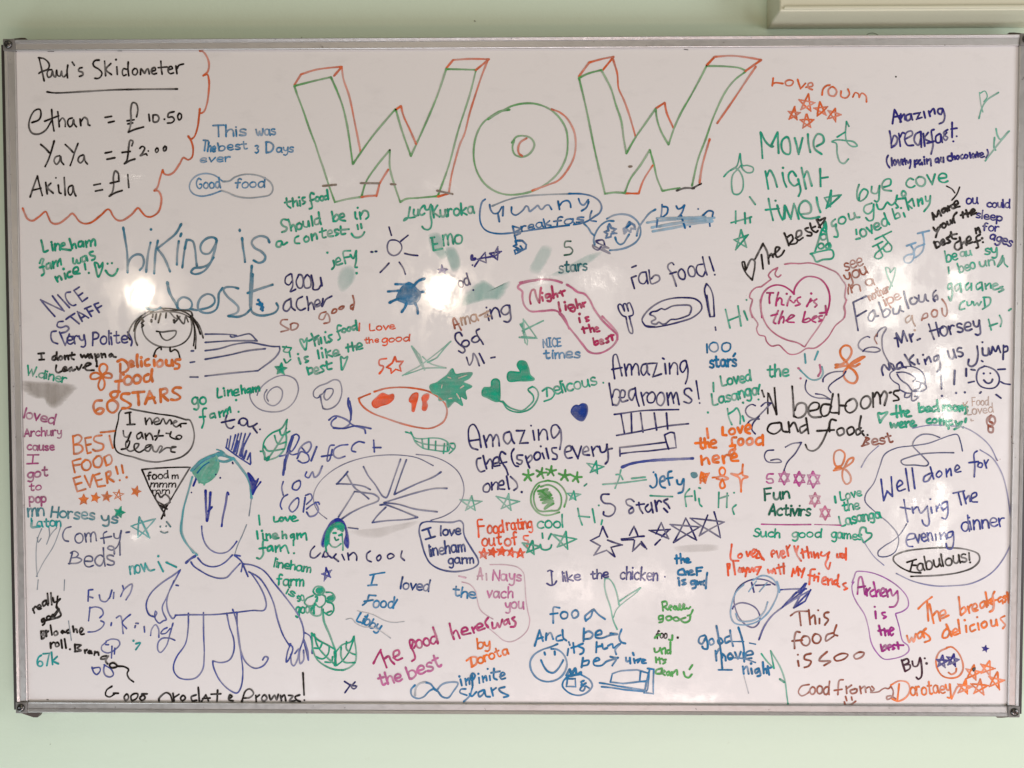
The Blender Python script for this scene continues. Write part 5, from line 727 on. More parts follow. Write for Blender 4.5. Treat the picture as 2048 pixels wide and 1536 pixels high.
n((NOTE,"large black 'N bedrooms and food",'black',5.6,1,["R|265,1090 290,1165;w4:335,1370 335,1120;345,1130 440,1370;440,1380 415,1060;628,1040 640,1200 650,1405;650,1400 700,1420 760,1400 800,1340 790,1260 740,1240 690,1260 660,1330;830,1340 940,1310 950,1250 890,1235 835,1280 825,1360 870,1410 975,1410;1080,1260 1000,1260 970,1330 1000,1400 1060,1380 1100,1280;1120,1130 1100,1240 1090,1350 1170,1360;1185,1135 1195,1280 1190,1375;1200,1270 1280,1275;1330,1200 1280,1240 1270,1320 1320,1360 1390,1320 1410,1250 1370,1190 1320,1205;1510,1160 1465,1200 1455,1270 1490,1310 1545,1290 1575,1220 1550,1165 1510,1160;1600,1120 1605,1290;1610,1170 1650,1110 1680,1150 1690,1250;1690,1170 1740,1100 1770,1140 1740,1270;1800,1120 1820,1112;1915,1090 1860,1100 1850,1130 1900,1170 1915,1200 1850,1215",
'_|1560,845 1540,849 1535,861 1548,868 1562,858 1562,846;1562,846 1566,862 1575,864;1577,844 1579,865;1579,854 1588,845 1596,863;1610,850 1600,856 1602,866 1614,858;1612,836 1617,867;1672,841 1663,839 1659,848 1659,863;1634,862 1668,860;1682,856 1674,861 1678,871 1688,866 1686,857 1682,856;1702,854 1694,860 1698,870 1708,864 1706,855 1702,854;1722,856 1712,861 1714,870 1726,862;1722,832 1719,858 1728,871;1735,870',
'Z|w5:1120,-40 1090,30 1050,120 1000,190 950,215 900,200 875,150']))
n(('squiggle','navy looping arrows above the black bedrooms','navy',4,.95,['R|800,965 785,1040 800,1100 850,1150 930,1180 1020,1185 1080,1195;910,1130 1000,1145 1085,1195;1000,985 1000,955 1040,905 1120,870 1275,858;1275,858 1240,910 1150,970 1080,1030 1065,1070 1095,1115;1560,450 1540,440 1470,470 1430,520 1430,570 1480,610 1560,625 1640,628 1690,605 1650,575 1570,570 1510,590 1480,620;1650,440 1660,390 1710,340 1755,325 1760,350 1720,420 1710,500 1725,620 1780,730 1850,850','!brown','R|w3:1650,410 1620,460 1650,530']))
n(('squiggle','thin navy winding loop like a duck','navy',4,.95,['S|690,880 620,910 570,950 570,990 610,1040 670,1080 680,1130 750,1170;700,885 770,870 850,880 930,930 970,1010 968,1065;645,940 720,935 800,960 860,1010 830,1040;650,960 690,1020 770,1080 815,1140 830,1150;870,1035 970,1080 980,1120 930,1150 840,1155;920,1060 900,1120 820,1150;740,1180 735,1220 780,1220 810,1180 760,1175;815,1165 820,1260 860,1250 890,1215 850,1210']))
n((NOTE,'bold teal the bedrooms were comfy with a heart','teal',6.4,1,['S|455,1510 435,1400 470,1410;470,1410 540,1390 480,1470 455,1510','S|640,1315 640,1380 650,1450;580,1415 700,1395;680,1320 700,1440;700,1400 725,1375 740,1430;740,1410 785,1385 765,1370 745,1395 755,1440 810,1435','S|895,1290 905,1390;905,1350 945,1330 960,1370 915,1390;975,1365 1030,1345 1010,1325 975,1345 985,1385 1040,1375;1090,1320 1050,1340 1060,1385 1100,1365;1105,1255 1110,1320 1125,1380;1170,1315 1175,1380;1175,1345 1200,1315;1240,1310 1215,1340 1235,1375 1270,1355 1240,1310;1310,1315 1285,1345 1305,1375 1340,1355 1310,1315;1350,1320 1360,1380;1360,1350 1385,1315 1395,1370;1395,1345 1420,1310 1435,1370;1450,1330 1425,1345 1450,1370 1420,1410','a|430,110 440,150 460,120 475,150 495,110;505,135 540,115 525,100 505,120 515,150 545,145;555,100 565,145;560,120 585,98;600,125 635,105 620,90 600,110 610,140 650,130','a|770,75 740,90 745,110 780,110;810,75 785,95 805,112 830,95 810,75;850,75 855,130;858,100 880,75 885,125;890,100 905,90 912,130;950,90 930,95 925,160;910,135 960,120;985,95 1000,130 1025,105;1040,100 1020,140 975,165;1075,72 1068,105;1050,148']))
n((NOTE,'faint pencil thin Food Loved','palebrown',2.6,.8,[('S','Food',1505,1322,1690,1312,100),('S','Loved',1448,1422,1742,1395,100),'S|1400,1280 1415,1320 1450,1270;1490,1470 1490,1490 1515,1485']))
n(('magnifier_drawing','small brown magnifier at the right edge','brown2',6,.95,['a|1290,45 1255,75 1260,125 1300,130 1325,95 1310,55 1285,60 1275,95 1300,110;1265,130 1270,185 1300,190 1305,150 1280,140','a|w3:1475,300 1472,360;w2:1462,225 1463,235;w2:1470,410 1470,425;w2:1345,430;w2:1365,420']))
n((NOTE,'navy Well done for trying the evening dinner in a big ring','indigo',4.8,1,[
'a|350,590 372,775;372,775 400,700;400,690 448,738;437,570 448,738;490,660 535,625 510,600 485,640 500,690 555,675;560,500 588,690;615,495 638,672;770,540 720,570 715,610 750,605 790,540;770,485 800,590;850,520 820,555 840,575 870,545 850,520;905,505 910,570;910,540 940,500 950,560;980,520 1020,490 1000,470 980,500 990,530 1030,525;1170,350 1145,370 1150,480 1145,570;1100,450 1180,440;1190,450 1175,480 1205,490 1215,460 1190,450;1230,430 1250,495;1245,460 1265,425',
'a|545,765 560,860 578,955;515,830 600,845;615,830 625,880;620,855 655,825;665,830 690,880 740,830;745,820 755,900 760,970 740,990 710,970 700,940;775,830 785,880;770,760;820,820 825,865;830,840 850,805 880,860;910,780 870,800 875,850 910,830 915,780;915,780 920,880 900,930 870,920;965,710 1060,690;1010,710 1035,810;1050,700 1075,800;1075,760 1100,730 1110,780;1115,760 1165,730 1160,705 1125,720 1125,780 1170,785;570,1110 640,1090 640,1060 590,1060 565,1110 580,1160 620,1165;815,1060 820,1110;850,1050 865,1110;865,1075 890,1045 910,1100;960,1035 920,1050 920,1090 950,1080 965,1040;965,1040 970,1120 950,1185 915,1180 905,1140',('a','ven',650,1132,790,1112,118),('a','dinner',1040,1035,1405,988,125),
'!greyviolet','a|w3.4:620,155 760,130 870,130;w3.6:945,135 1060,150 1180,215 1280,310 1340,430;w3.6:1195,340 1300,410 1380,540 1420,680 1450,880 1465,1050 1450,1150 1380,1290 1280,1400 1120,1480 960,1500 800,1500 620,1460 480,1395;w2.5:375,1325 290,1250 200,1120;w2.5:330,305 240,390 180,490',
'!navythin','a|w3.6:850,235 780,210 700,210 640,250 620,300 660,350 720,410 755,455 740,475 640,470 540,465 520,435 600,400 700,375 850,365 970,365;w3.6:1045,350 1030,280 1000,210 930,220 850,250 750,285 620,305 480,325 380,380 340,480 290,620 220,720 215,780 300,870 420,970 490,1060 500,1120 470,1210 400,1250 330,1245 325,1210 380,1160 460,1110 520,1050 570,970']))
n((NOTE,'black underlined Fabulous in an oval','black',5,1,['a|690,1390 600,1380 500,1330 455,1280 460,1250 540,1210 700,1185 900,1175 1080,1190 1180,1230 1190,1280 1140,1340 1020,1385 850,1410 605,1420;570,1300 650,1275;620,1290 600,1370;610,1325 650,1325;1100,1220 1105,1280;1110,1300',('a','abulous',662,1378,1085,1292,110)]))
n((NOTE,'bold black really good brioche roll','black',5.4,1,['b|235,395 250,440;235,410 260,375 280,385;285,390 320,375 305,355 285,370 290,400 320,395;365,310 335,335 345,370 370,345 375,310;375,310 390,360;385,240 395,345;420,235 430,355;440,285 455,330 480,320 490,270;515,295 485,330 475,385','b|350,495 325,510 330,535 355,515;350,500 355,545 335,565;400,470 375,490 395,510 415,485 400,470;445,455 425,475 440,495 460,470 445,455','b|320,625 325,705;320,630 350,625 345,655 325,660 355,670 350,695 325,705;370,620 375,680;372,645 395,625;415,565 430,665;475,625 450,645 460,670 490,655 475,625;540,620 525,635 540,650 550,625;550,625 565,640;605,610 580,625 590,645 615,640;645,575 655,635;655,615 680,605 690,640;725,640 750,610 730,590 715,620 730,660 760,655','b|415,745 420,800;418,770 445,740 460,745;485,740 465,760 475,785 505,770 485,740;525,715 535,800;560,705 575,800;615,812','b|665,760 670,835;665,765 730,770 690,800 730,825 665,835;990,880 940,890 930,910 990,905 1010,880 980,930 1000,960;1060,950 1020,970 1040,1000 1100,985 1060,950;1110,985 1170,990 1215,1020 1200,1060 1220,1110 1265,1145;w7:480,380 520,465 350,520;w7:500,400 440,490','b|765,820 770,850;770,830 790,815;815,825 800,845 820,855 830,830;830,830 840,855;870,835 865,870;870,850 900,840 910,870']))
n((NOTE,'teal 67k in the lower left corner','seateal',5,1,[('b','67k',285,990,495,962,122),'b|1265,725;1290,755 1335,745 1290,815']))
n((NOTE,'thin blue violet Fun Biking','blueviolet',4.2,.9,['b|805,205 800,320;810,205 850,200;800,270 850,285;915,255 930,310 980,325 1030,270;1045,205 1020,290;1065,230 1060,290;1155,160 1165,200;1135,270 1170,200 1250,145 1240,220 1190,305;820,380 805,520;815,390 880,378 940,400 955,450 920,490;930,520 965,540 940,590 870,630 800,635;1040,540 1035,570;1090,490 1130,470 1160,650;1235,455 1180,500 1150,540 1195,600;1285,570 1280,590;1290,545 1315,548;1375,580 1380,635;1440,670 1450,610 1490,560 1520,600 1525,690;1610,590 1570,610 1545,650 1590,650 1640,600;1670,545 1640,650 1600,780 1540,845 1515,820 1520,740 1560,700 1640,700 1690,720']))
n(('bike_drawing','small blue violet cycling doodle','blueviolet',4.2,.95,['b|985,740 940,780 940,820 1000,850 1070,820 1125,760 1110,720 1040,708 985,730;980,765 1010,765;1045,780 1040,900;1075,800 1070,860;840,995 860,1050 890,1070 925,1030 920,1000 850,1005;970,970 960,1030 980,1080 1030,1095 1060,1070 1040,1020 965,970']))
n((NOTE,'black Good chocolate brownies along the bottom edge','black',5.2,1,['b|1045,1190 990,1230 980,1280 1020,1300 1070,1270;1060,1262 1110,1262','b|1200,1270 1170,1300 1185,1335 1215,1310 1200,1270;1280,1265 1240,1290 1250,1335 1300,1310 1310,1270 1280,1265;1355,1285 1330,1310 1350,1335 1385,1310 1370,1280;1350,1270 1405,1268','c|85,1310 85,1290 150,1235 185,1250 210,1310;215,1240 225,1310;225,1280 270,1250;480,1315 520,1255;520,1255 545,1310;490,1290 560,1285;630,1210 625,1310;570,1250 660,1245;735,1290 765,1270 745,1255 735,1300 775,1310;855,1320 890,1220 930,1200 965,1240 930,1280 870,1285;1425,1050 1430,1150 1435,1255;1437,1305','c|310,1260 285,1285 300,1310 330,1285 310,1260;430,1255 385,1275 395,1310 435,1305;450,1185 460,1310','c|985,1260 990,1315;988,1280 1020,1255;1065,1255 1040,1290 1060,1315 1090,1285 1065,1255;1110,1255 1125,1300 1160,1260 1180,1300 1195,1250;1215,1260 1225,1310;1225,1280 1250,1255 1265,1310;1290,1260 1330,1265 1300,1310 1350,1310;1395,1255 1350,1275 1370,1305 1400,1315']))
n(('signature','navy name with cool under the small face','navy',4.6,.95,['W|150,1190 110,1240 110,1300 150,1310 210,1260 180,1290;720,1240 685,1270 690,1330 730,1350;820,1280 785,1310 800,1340 830,1310 820,1280;930,1265 895,1290 910,1320 965,1290 930,1265;1045,1240 1035,1300 1070,1335;230,1300 260,1240 290,1290 250,1300 240,1280;300,1290 330,1310 370,1270;350,1310 395,1345;430,1275 455,1330;490,1260 500,1330;500,1290 550,1255 580,1290 580,1335']))
n(('face_drawing','small face with navy and teal hair','cobalt',3,1,['W|#390,905 330,930 280,1000 240,1080 220,1180 240,1200 270,1050 340,950 400,950 440,960 470,1050 455,1160 490,1210 500,1160 480,1020 440,930','!teal','W|#350,960 290,1010 260,1100 260,1200 300,1150 310,1060 360,1000 390,1010 440,1040 450,980 400,945;w4.5:300,1160 330,1195 370,1200 420,1165;w4.5:430,1060 440,1170 440,1230;w4.5:265,1200 270,1240;w5:340,1055 370,1055;w6:400,1080 430,1070;w4.5:355,1100 370,1130 395,1120;w4:385,1000 390,1020']))
n(('wheel_drawing','grey navy oval wheel cut into slices','navythin',3.8,.85,['W|w3:275,910 190,840 145,750 140,660 190,550 300,440 450,350 650,285 850,258 1030,258 1200,285 1365,365;w3:1190,250 1350,270 1500,330 1620,430 1675,560 1670,680 1600,800 1480,880 1340,925','!navyline','W|w4.6:650,375 700,470 770,560 850,680 885,692 900,670 960,500 1030,300;w4.6:1090,305 1040,440 965,660;w4.6:965,660 1200,550 1370,480 1445,430;w4.6:860,745 1000,700 1200,640 1380,600 1505,598;w4.6:860,745 1000,760 1180,810 1405,838;w4.6:820,768 870,765 950,790 1100,850 1205,895;w4.6:1205,895 1100,915 880,930 740,948;w4.6:740,948 790,880 880,790;w4.6:/490,425 375,555;w4.6:375,550 560,560 660,580 720,610;w4.6:475,450 560,590 640,650 705,705;w4.6:560,630 480,760 395,890;w4.6:560,630 680,645 760,660 808,700 800,725 640,790 520,850 430,910;495,1000 595,1012']))
n(('smear','faint grey wiped streaks under the wheel','smudge',1,.2,['W|#500,1040 800,1000 1230,930 1180,980 1000,1040 800,1110 600,1090','Y|#1050,1100 1530,1080 1530,1120 1300,1150 1080,1140']))
n((NOTE,'navy I love farm note in a leaning box','navyline',5,1,['W|1240,960 1290,940 1430,942 1560,945 1640,930 1670,960 1675,1040 1690,1100 1760,1220 1820,1320 1825,1370 1780,1410 1680,1440 1560,1450 1420,1420 1330,1360 1280,1270 1240,1130 1220,1030 1240,960;/1250,1030 1340,1000;1310,1010 1340,1100;/1285,1120 1385,1090',('W','love',1440,1080,1645,1072,100),('W','lineham',1332,1292,1690,1242,120),('W','garm',1522,1372,1780,1362,95)]))
n((NOTE,'red orange Food rating out of 5 over five stars','redorange',5,1,['X|330,1020 285,1025 290,1110 295,1200;290,1090 350,1085;800,1185 755,1190 760,1225 800,1240 785,1300',('X','ood',388,1168,550,1155,140),('X','rating',588,1132,842,1105,120),('X','out',330,1298,530,1276,130),('X','of',566,1292,700,1262,125),('+','star_drawing','one of five red orange rating stars'),('*','X',345,1372,52,'o',.1),('*','X',435,1355,46,'f',.2),('*','X',530,1345,48,'f',.1),('*','X',625,1355,46,'o',.2),('*','X',720,1367,48,'o',0)]))
n((NOTE,'teal cool with a smile between two stars','teal2',5,1,[('X','cool',896,1112,1155,1102,120),'X|945,1160 950,1210;1035,1165 1010,1220;925,1275 940,1320 990,1330 1030,1310 1040,1280','!teal',('*','X',835,1310,88,'s',.2),('*','X',1170,1235,112,'s',.2)]))
n((NOTE,'blue I loved the food with a signature','seablue',5,.95,['d|/410,155 560,128;450,150 420,260;/390,262 480,255;400,360 375,430 335,462;400,360 470,365;350,425 440,410;690,405 640,490',('d','ood',440,484,650,494,120),('d','the',1258,362,1492,400,108),'!darkblue',('d','loved',720,292,1012,316,112),'!seablue',('d','Libby',270,625,500,722,95),'!palegrey','d|w2.6:165,608 220,600 270,650 350,685 440,690 520,730 620,800;w2.2:280,520 440,560 560,620 650,640 760,630']))
n((NOTE,'pink Always note in a thin loop','pink3',4.6,.85,[('d','Nays',1668,212,1960,212,110),('d','vach',1608,385,1875,390,115),('d','you',1800,500,1982,502,110),'!palepink','d|1540,80 1510,200;1540,80 1560,200;1510,165 1565,160;1600,140 1605,205;1320,165 1390,182;w2.6:1640,48 1800,50 1920,75 1980,130 1995,220 2005,380 2025,520 2045,620 2020,720 1940,800 1850,838 1780,825 1700,760 1620,690 1590,640 1620,595;w2.6:1350,225 1430,250 1490,320 1510,420 1540,510 1600,565 1670,605']))
n((NOTE,'magenta The food here was the best','magenta2',6,1,['d|445,1060 480,990 520,920;515,930 550,1020 580,1100;560,1010 600,985 625,1030 660,1065;650,1000 710,960 700,925 655,940 655,1000 690,1025 740,1005;850,820 820,820 820,870 860,950 870,1010 840,1035;830,900 860,830 880,860 860,900;1055,690 1090,790 1105,855;1225,650 1245,740 1270,810;1255,760 1290,720 1330,800',('d','oo',890,905,1030,875,145),'d|1090,780 1045,790 1030,840 1060,860 1095,820','d|1345,740 1410,715 1390,690 1350,710 1355,760 1440,750;1455,690 1475,745;1465,715 1495,680;1505,700 1565,670 1540,650 1505,670 1515,720 1585,700','d|1620,590 1590,640 1620,690;1660,640 1670,700 1700,690 1715,645 1735,690 1765,610;1810,610 1780,635 1790,665 1820,640 1825,605;1825,605 1840,655;1890,585 1865,600 1900,640 1890,680 1850,685','!pink3',('d','the',510,1292,740,1235,130),('d','best',812,1218,1152,1090,140)]))
n(('signature','orange signed by name beside the pink loop','orange2',6,1,[('d','by',1512,912,1635,890,100),'d|1400,1030 1450,995 1500,1000 1500,1060 1450,1095;1440,1000 1455,1090',('d','orota',1522,1066,1832,958,100)]))
n((NOTE,'blue infinite stars with an infinity loop','blue3',5.4,.95,['d|870,1280 830,1330 840,1390 900,1418 960,1400 1020,1340 1070,1320 1100,1340 1150,1400 1210,1410 1260,1350 1310,1260 1200,1255 1140,1280 1090,1340;970,1250 1030,1270 1075,1330','d|1335,1220 1350,1285;1325,1192;1385,1215 1395,1280;1395,1240 1420,1210 1430,1270;1450,1230 1440,1190 1460,1160 1485,1180 1470,1220 1455,1230;1455,1180 1460,1290;1525,1205 1530,1260;1520,1165;1560,1190 1570,1250;1570,1220 1595,1185 1605,1235;1635,1185 1640,1230;1615,1115;1680,1110 1680,1210 1710,1225;1650,1155 1740,1140;1740,1195 1790,1170 1770,1150 1745,1175 1755,1220 1795,1210','d|1390,1320 1340,1325 1330,1355 1400,1385;1460,1300 1430,1390 1370,1450;1430,1370 1450,1395 1500,1350;1570,1330 1520,1360 1530,1400 1570,1370 1580,1330;1580,1330 1600,1395 1640,1400;1650,1310 1670,1390;1660,1340 1700,1310;1790,1300 1730,1320 1750,1350 1830,1390 1780,1405','!palegrey','d|870,1390 880,1310 920,1265 970,1250']))
n((NOTE,'blue food and bed its the best','blue3',5.6,1,[
'e|610,490 550,485 545,560 545,645;515,555 590,545;650,530 620,560 640,600 685,590 690,545 650,530;765,515 735,550 755,595 800,570 795,525 765,515;880,625 870,580 910,540 950,510;950,510 930,580 880,620;960,505 1010,560 1075,605;355,880 380,800 405,720;405,720 440,830;375,810 440,790;475,750 470,820;475,780 515,745 545,810;620,770 580,790 580,825 640,820;640,715 650,800 680,825;860,700 855,830;860,750 910,730 950,760 930,800 870,810;980,770 1040,755 1030,720 985,740 980,790 1040,800 1130,770 1200,760 1130,750;1245,710 1220,790 1240,840 1285,855',
'e|705,840 715,870;700,910 690,975;750,850 760,950;730,900 800,880;850,855 800,880 855,910 850,950 820,965;990,840 985,945;985,890 1040,880;1045,860 1060,910 1100,900;1105,880 1150,860 1160,900 1220,860 1230,860;1230,860 1180,920 1190,965;850,1000 835,1100;845,1040 910,1030 900,1070 840,1085;960,1040 1020,1020 1000,1000 960,1030 965,1075 1040,1080 1090,1040 1150,1020 1210,1000;1130,990 1190,1010 1150,1080;1290,1000 1295,1040 1330,1030;1330,1000 1335,1060;1360,950 1370,975;1370,1010 1380,1055;1390,1030 1440,1010 1410,1050;1450,1040 1490,1025 1460,1015 1455,1055 1495,1055']))
n(('face_drawing','blue round smiley','blue3',5.6,1,['e|590,860 520,890 430,920 350,970 310,1040 320,1130 380,1210 470,1245 570,1230 640,1180 685,1080 670,1000 630,945 580,915 525,910;455,945 462,970;560,935 562,970;420,1025 450,1090 490,1140 545,1155 590,1120 630,1060 648,1025']))
n(('house_drawing','blue house in a circle under the round smiley','blue3',5.2,1,['e|690,1195 650,1240 640,1290 680,1340 740,1375 820,1385 900,1350 945,1290 920,1230 860,1190 820,1170;/690,1215 680,1295 775,1298 770,1215 690,1215;w7:680,1180 715,1120;w7:715,1120 730,1170;w7:730,1170 770,1110;w7:770,1110 790,1170 830,1150;w7:690,1190 830,1165;860,1235 830,1250 850,1275 880,1260;840,1290 820,1330 850,1340 870,1300 830,1280;880,1290 910,1310']))
n(('bed_drawing','blue bed by the bottom edge','blue3',5,1,['e|/1130,1250 1150,1165 1240,1135 1405,1125 1520,1160;/1130,1250 1260,1265 1430,1245 1510,1240;/1440,1140 1430,1240;/1510,1110 1575,1120 1570,1370 1475,1360 1500,1240;/1525,1160 1510,1330 1480,1345 1530,1130;/1020,1258 1200,1290 1500,1340;/1040,1298 1250,1325 1480,1345']))
n((NOTE,'grass green Really good food and its clean','grass2',5.2,1,['e|1660,430 1670,520;1660,430 1700,425 1710,460 1680,480;1680,480 1720,510;1730,490 1760,475 1745,465 1730,490 1750,515;1790,470 1775,495 1800,510 1805,475;1805,475 1820,510;1830,510 1850,470 1840,450 1835,500 1860,510;1870,500 1890,460 1880,450 1875,500 1900,500;1910,490 1930,500 1950,480;1975,510 1950,560 1920,570','e|1670,570 1630,575 1630,610 1670,600;1670,575 1665,630 1630,640;1740,575 1700,590 1720,620 1760,600 1740,575;1800,585 1770,600 1800,625 1840,610 1810,585;1900,590 1850,610 1890,640 1940,620 1950,570','e|1580,905 1590,945 1630,930 1640,900;1640,900 1660,960;1655,920 1690,900 1695,960;1740,920 1710,930 1720,960 1750,940;1745,840 1745,960','e|1595,995 1600,1050;1630,1000 1640,1060;1610,1020 1660,1010;1700,1020 1670,1025 1695,1045 1670,1062','e|1650,1110 1600,1130 1595,1160 1640,1165;1660,1110 1650,1165;1665,1150 1690,1140 1680,1130 1665,1160 1690,1180;1730,1140 1705,1155 1720,1185 1740,1150;1740,1150 1745,1185;1760,1145 1765,1190;1770,1160 1810,1125 1815,1175','e|1880,1145 1895,1190 1930,1205 1965,1170;1940,1120 1970,1075;1585,800 1600,780 1640,760;1765,770 1760,820 1730,815','!black',('e','foo',1600,802,1710,802,95),'e|1820,795']))
n((NOTE,'thin navy I like the chicken','navythin2',4.6,1,['e|490,115 510,105 540,118;525,110 535,250;480,240 520,260 555,250 580,215;1688,172',('e','like',646,222,828,202,95),('e','the',930,195,1108,180,92),('e','chicken',1230,192,1610,208,122)]))
n(('heart_drawing','tall thin teal heart above food and bed','paleteal2',4.6,.9,['e|1075,190 1070,260 1090,360 1130,480 1160,620 1200,710;1075,190 1110,190 1150,230 1190,320 1220,460;1225,420 1330,350 1440,285;w3:1440,285 1400,330 1200,500 1160,590']))
n((NOTE,'bold blue good movie night','blue2',5.8,1,['f|560,770 510,790 500,840 530,860 570,800;570,780 590,860 585,910 545,905 535,885;635,805 605,830 620,870 655,850 635,805;720,800 695,830 710,860 745,840 720,800;810,780 770,800 775,850 815,830;820,720 830,800 850,880','f|680,675 700,780 720,900 740,1110;w4:700,1125 840,1125;w6:905,690 940,800 960,900 965,1040;w4:820,835 960,835;w4:1020,850 1080,862;w4:1080,1050 960,1010 800,1000','f|670,930 680,1030;680,960 710,910 730,950 740,1000;740,960 770,990 775,1030;820,955 795,985 815,1020 850,995 825,955;870,945 900,1010 930,940;955,950 960,1010;970,980 1055,960 1035,930 985,950 980,1005 1040,1005','f|950,1090 960,1165;960,1120 990,1090 1010,1165;1035,1110 1045,1165;1035,1060;1110,1110 1075,1130 1085,1160 1115,1135;1115,1110 1130,1180 1100,1190;1155,1045 1165,1160;1165,1130 1185,1110 1195,1160;1205,1085 1220,1175;1190,1115 1240,1100']))
n(('squiggle','teal zigzag right of good movie night','teal2',4.6,.9,['f|1140,960 1200,1040 1270,1110;1270,1110 1235,930;1235,930 1330,1090 1380,1230 1400,1380 1415,1490;w6:1330,1220 1375,1250','!palegrey','f|w2.6:960,1180 1000,1330 1010,1365']))
n(('face_drawing','scribbled navy face over a pale blue ring','navythin2',4.4,1,['f|1280,255 1200,210 1080,195 980,225 900,290 860,390 875,500 920,600 990,670 1060,690 1110,650 1125,580 1090,500 1010,450 920,440 860,470 845,500;1040,230 1065,330;1080,260 1230,252','!paleblue3','f|1050,210 1150,160 1250,190 1300,260 1310,330 1270,440 1190,560 1080,640 950,665 860,640 825,560 840,440 880,330 960,250;1300,220 1320,280 1325,330;w3:1010,325 1090,215;w3:1120,325 1200,230;880,550 900,610 960,630 1080,610 1170,530 1205,430']))
n(('arrow_drawing','navy star arrow with a curved tail','indigo',4.8,1,['f|1325,330 1330,305;1330,305 1450,298 1600,295;/1600,240 1470,490 1645,310 1360,480 1595,295 1500,340 1590,240;/1360,480 1500,330;/1470,490 1590,420 1645,305;1360,480 1250,570 1170,680 1115,815']))
n((NOTE,'brown This food is soo','brown2',5.2,1,['f|1440,570 1500,530 1610,525;1530,540 1545,670;1625,510 1640,660;1640,600 1680,565 1695,655;1735,600 1735,650;1722,515;1830,535 1790,545 1785,580 1825,610 1790,665;1535,740 1500,735 1480,790 1480,905;1455,830 1560,820;1880,745 1810,770 1800,830 1880,780;1910,665 1885,760 1920,775',('f','oo',1560,885,1760,838,165),'g|150,845 158,890;150,795;260,785 210,800 205,830 260,850 240,890 205,902;395,770 340,820 330,845 425,850 370,885;520,785 455,820 470,845 540,830 570,795 520,785;660,775 620,805 635,830 690,810 705,780 660,775']))
n((NOTE,'thin brown Good from with a smile','brown',4.6,.95,['g|245,1045 180,1060 155,1110 180,1140 230,1120 250,1100;530,1005 500,1010 485,1130;455,1095 520,1085;555,1060 560,1120;560,1080 600,1050;625,1085 590,1095 600,1120 640,1110 645,1085 625,1080;670,1060 680,1120;680,1080 710,1060 720,1110;720,1080 750,1065 770,1110;770,1060 790,1085 760,1110 830,1105 850,1090 880,1075 910,1080 930,1060;930,1060 950,1100 940,1150 900,1170 895,1150 930,1140 970,1165;550,1145 560,1180;600,1150 605,1175;540,1190 550,1215 590,1215 635,1185',('g','ood',250,1128,412,1130,105)]))
n((NOTE,'magenta Archery is the best in a purple outline','magenta3',5.6,1,['g|650,285 665,150 680,140 715,290;655,230 715,220;985,260 990,340 960,390 920,395','g|725,240 730,300;730,265 755,235;785,250 757,272 768,305 800,300;785,185 800,250 810,305;810,275 830,250 845,300;850,285 880,260 865,235 845,265 860,305 885,300;890,245 905,310;900,270 925,245','g|930,250 945,300 985,260','g|800,430 805,490;795,393;880,440 855,445 865,465 890,475 870,490','g|830,550 850,630;825,595 880,585;875,575 885,635;885,605 905,590 912,630;920,600 955,580 935,565 920,590 935,635 950,620','g|845,710 855,765;855,745 885,715 890,745 860,765;900,740 935,725 920,710 900,730 915,755;960,710 940,725 960,740 945,750;985,690 995,745;965,715 1035,715','!purple','g|w3.6:620,185 605,210 610,280 640,350 710,460 740,560 765,690 800,760 870,830 950,828 1040,800 1082,760 1075,720 1030,680 1000,560 970,455;w3.6:970,450 1030,430 1075,390 1070,320 1010,240 900,160 780,110 680,95 640,100 620,150 605,190']))
n((NOTE,'orange The breakfast was delicious','orange3',5.6,1,['g|1160,410 1210,360 1275,310;1235,350 1245,510;1255,370 1290,530;1280,470 1320,430 1345,510;1350,470 1390,450 1380,420 1345,440 1350,490 1415,465;1410,570 1375,600 1365,650 1400,650 1430,600;1395,540 1440,640','g|1500,310 1510,400 1515,460;1515,420 1545,395 1560,425 1520,465;1575,390 1590,445;1580,410 1605,375 1620,380;1620,415 1655,395 1640,365 1615,390 1625,430 1660,420;1710,345 1680,370 1690,405 1715,385 1720,345;1720,345 1735,395;1725,270 1745,380;1785,320 1745,350 1790,375','g|1800,265 1785,300 1795,360 1785,420 1760,435;1770,350 1815,335;1855,310 1830,330 1840,355 1865,335 1870,365;1890,300 1870,315 1895,330 1885,355;1905,270 1920,360;1880,310 1935,300','g|1065,635 1085,690 1105,650 1120,685 1140,620;1180,600 1155,625 1165,660 1190,640 1195,600;1195,600 1210,650;1225,575 1205,600 1250,640 1260,670 1215,690','g|1450,615 1490,595 1475,575 1450,600 1460,630 1495,620;1495,500 1510,615;1560,550 1565,605;1550,505;1630,540 1595,560 1605,600 1640,585;1660,530 1670,585;1655,480;1720,515 1690,540 1705,570 1735,550 1730,520 1715,515;1770,505 1780,555 1810,545 1815,500;1815,500 1825,550;1885,470 1850,490 1870,520 1890,545 1870,575']))
n((NOTE,'dark plum By with a colon','darkplum',5.4,1,['g|1020,840 1050,935;1025,845 1070,830 1080,860 1045,880 1090,880 1090,910 1050,935;1110,850 1120,890 1150,890 1175,820;1180,830 1190,910 1185,980 1160,1000 1145,985;1215,825;1230,868']))
n(('face_drawing','orange face with navy star eyes','rust2',5.2,1,['g|1400,740 1340,770 1310,840 1320,910 1360,970 1430,992 1500,975 1535,920 1530,850 1490,770 1440,730 1400,735;1480,910 1475,940 1440,960 1415,945','!navy2',('*','g',1360,855,52,'o',.1),('*','g',1448,842,58,'o',.2)]))
n(('star_drawing','tiny navy star in the lower right','navy2',2.5,1,[('*','g',1722,745,28,'f',.2)]))
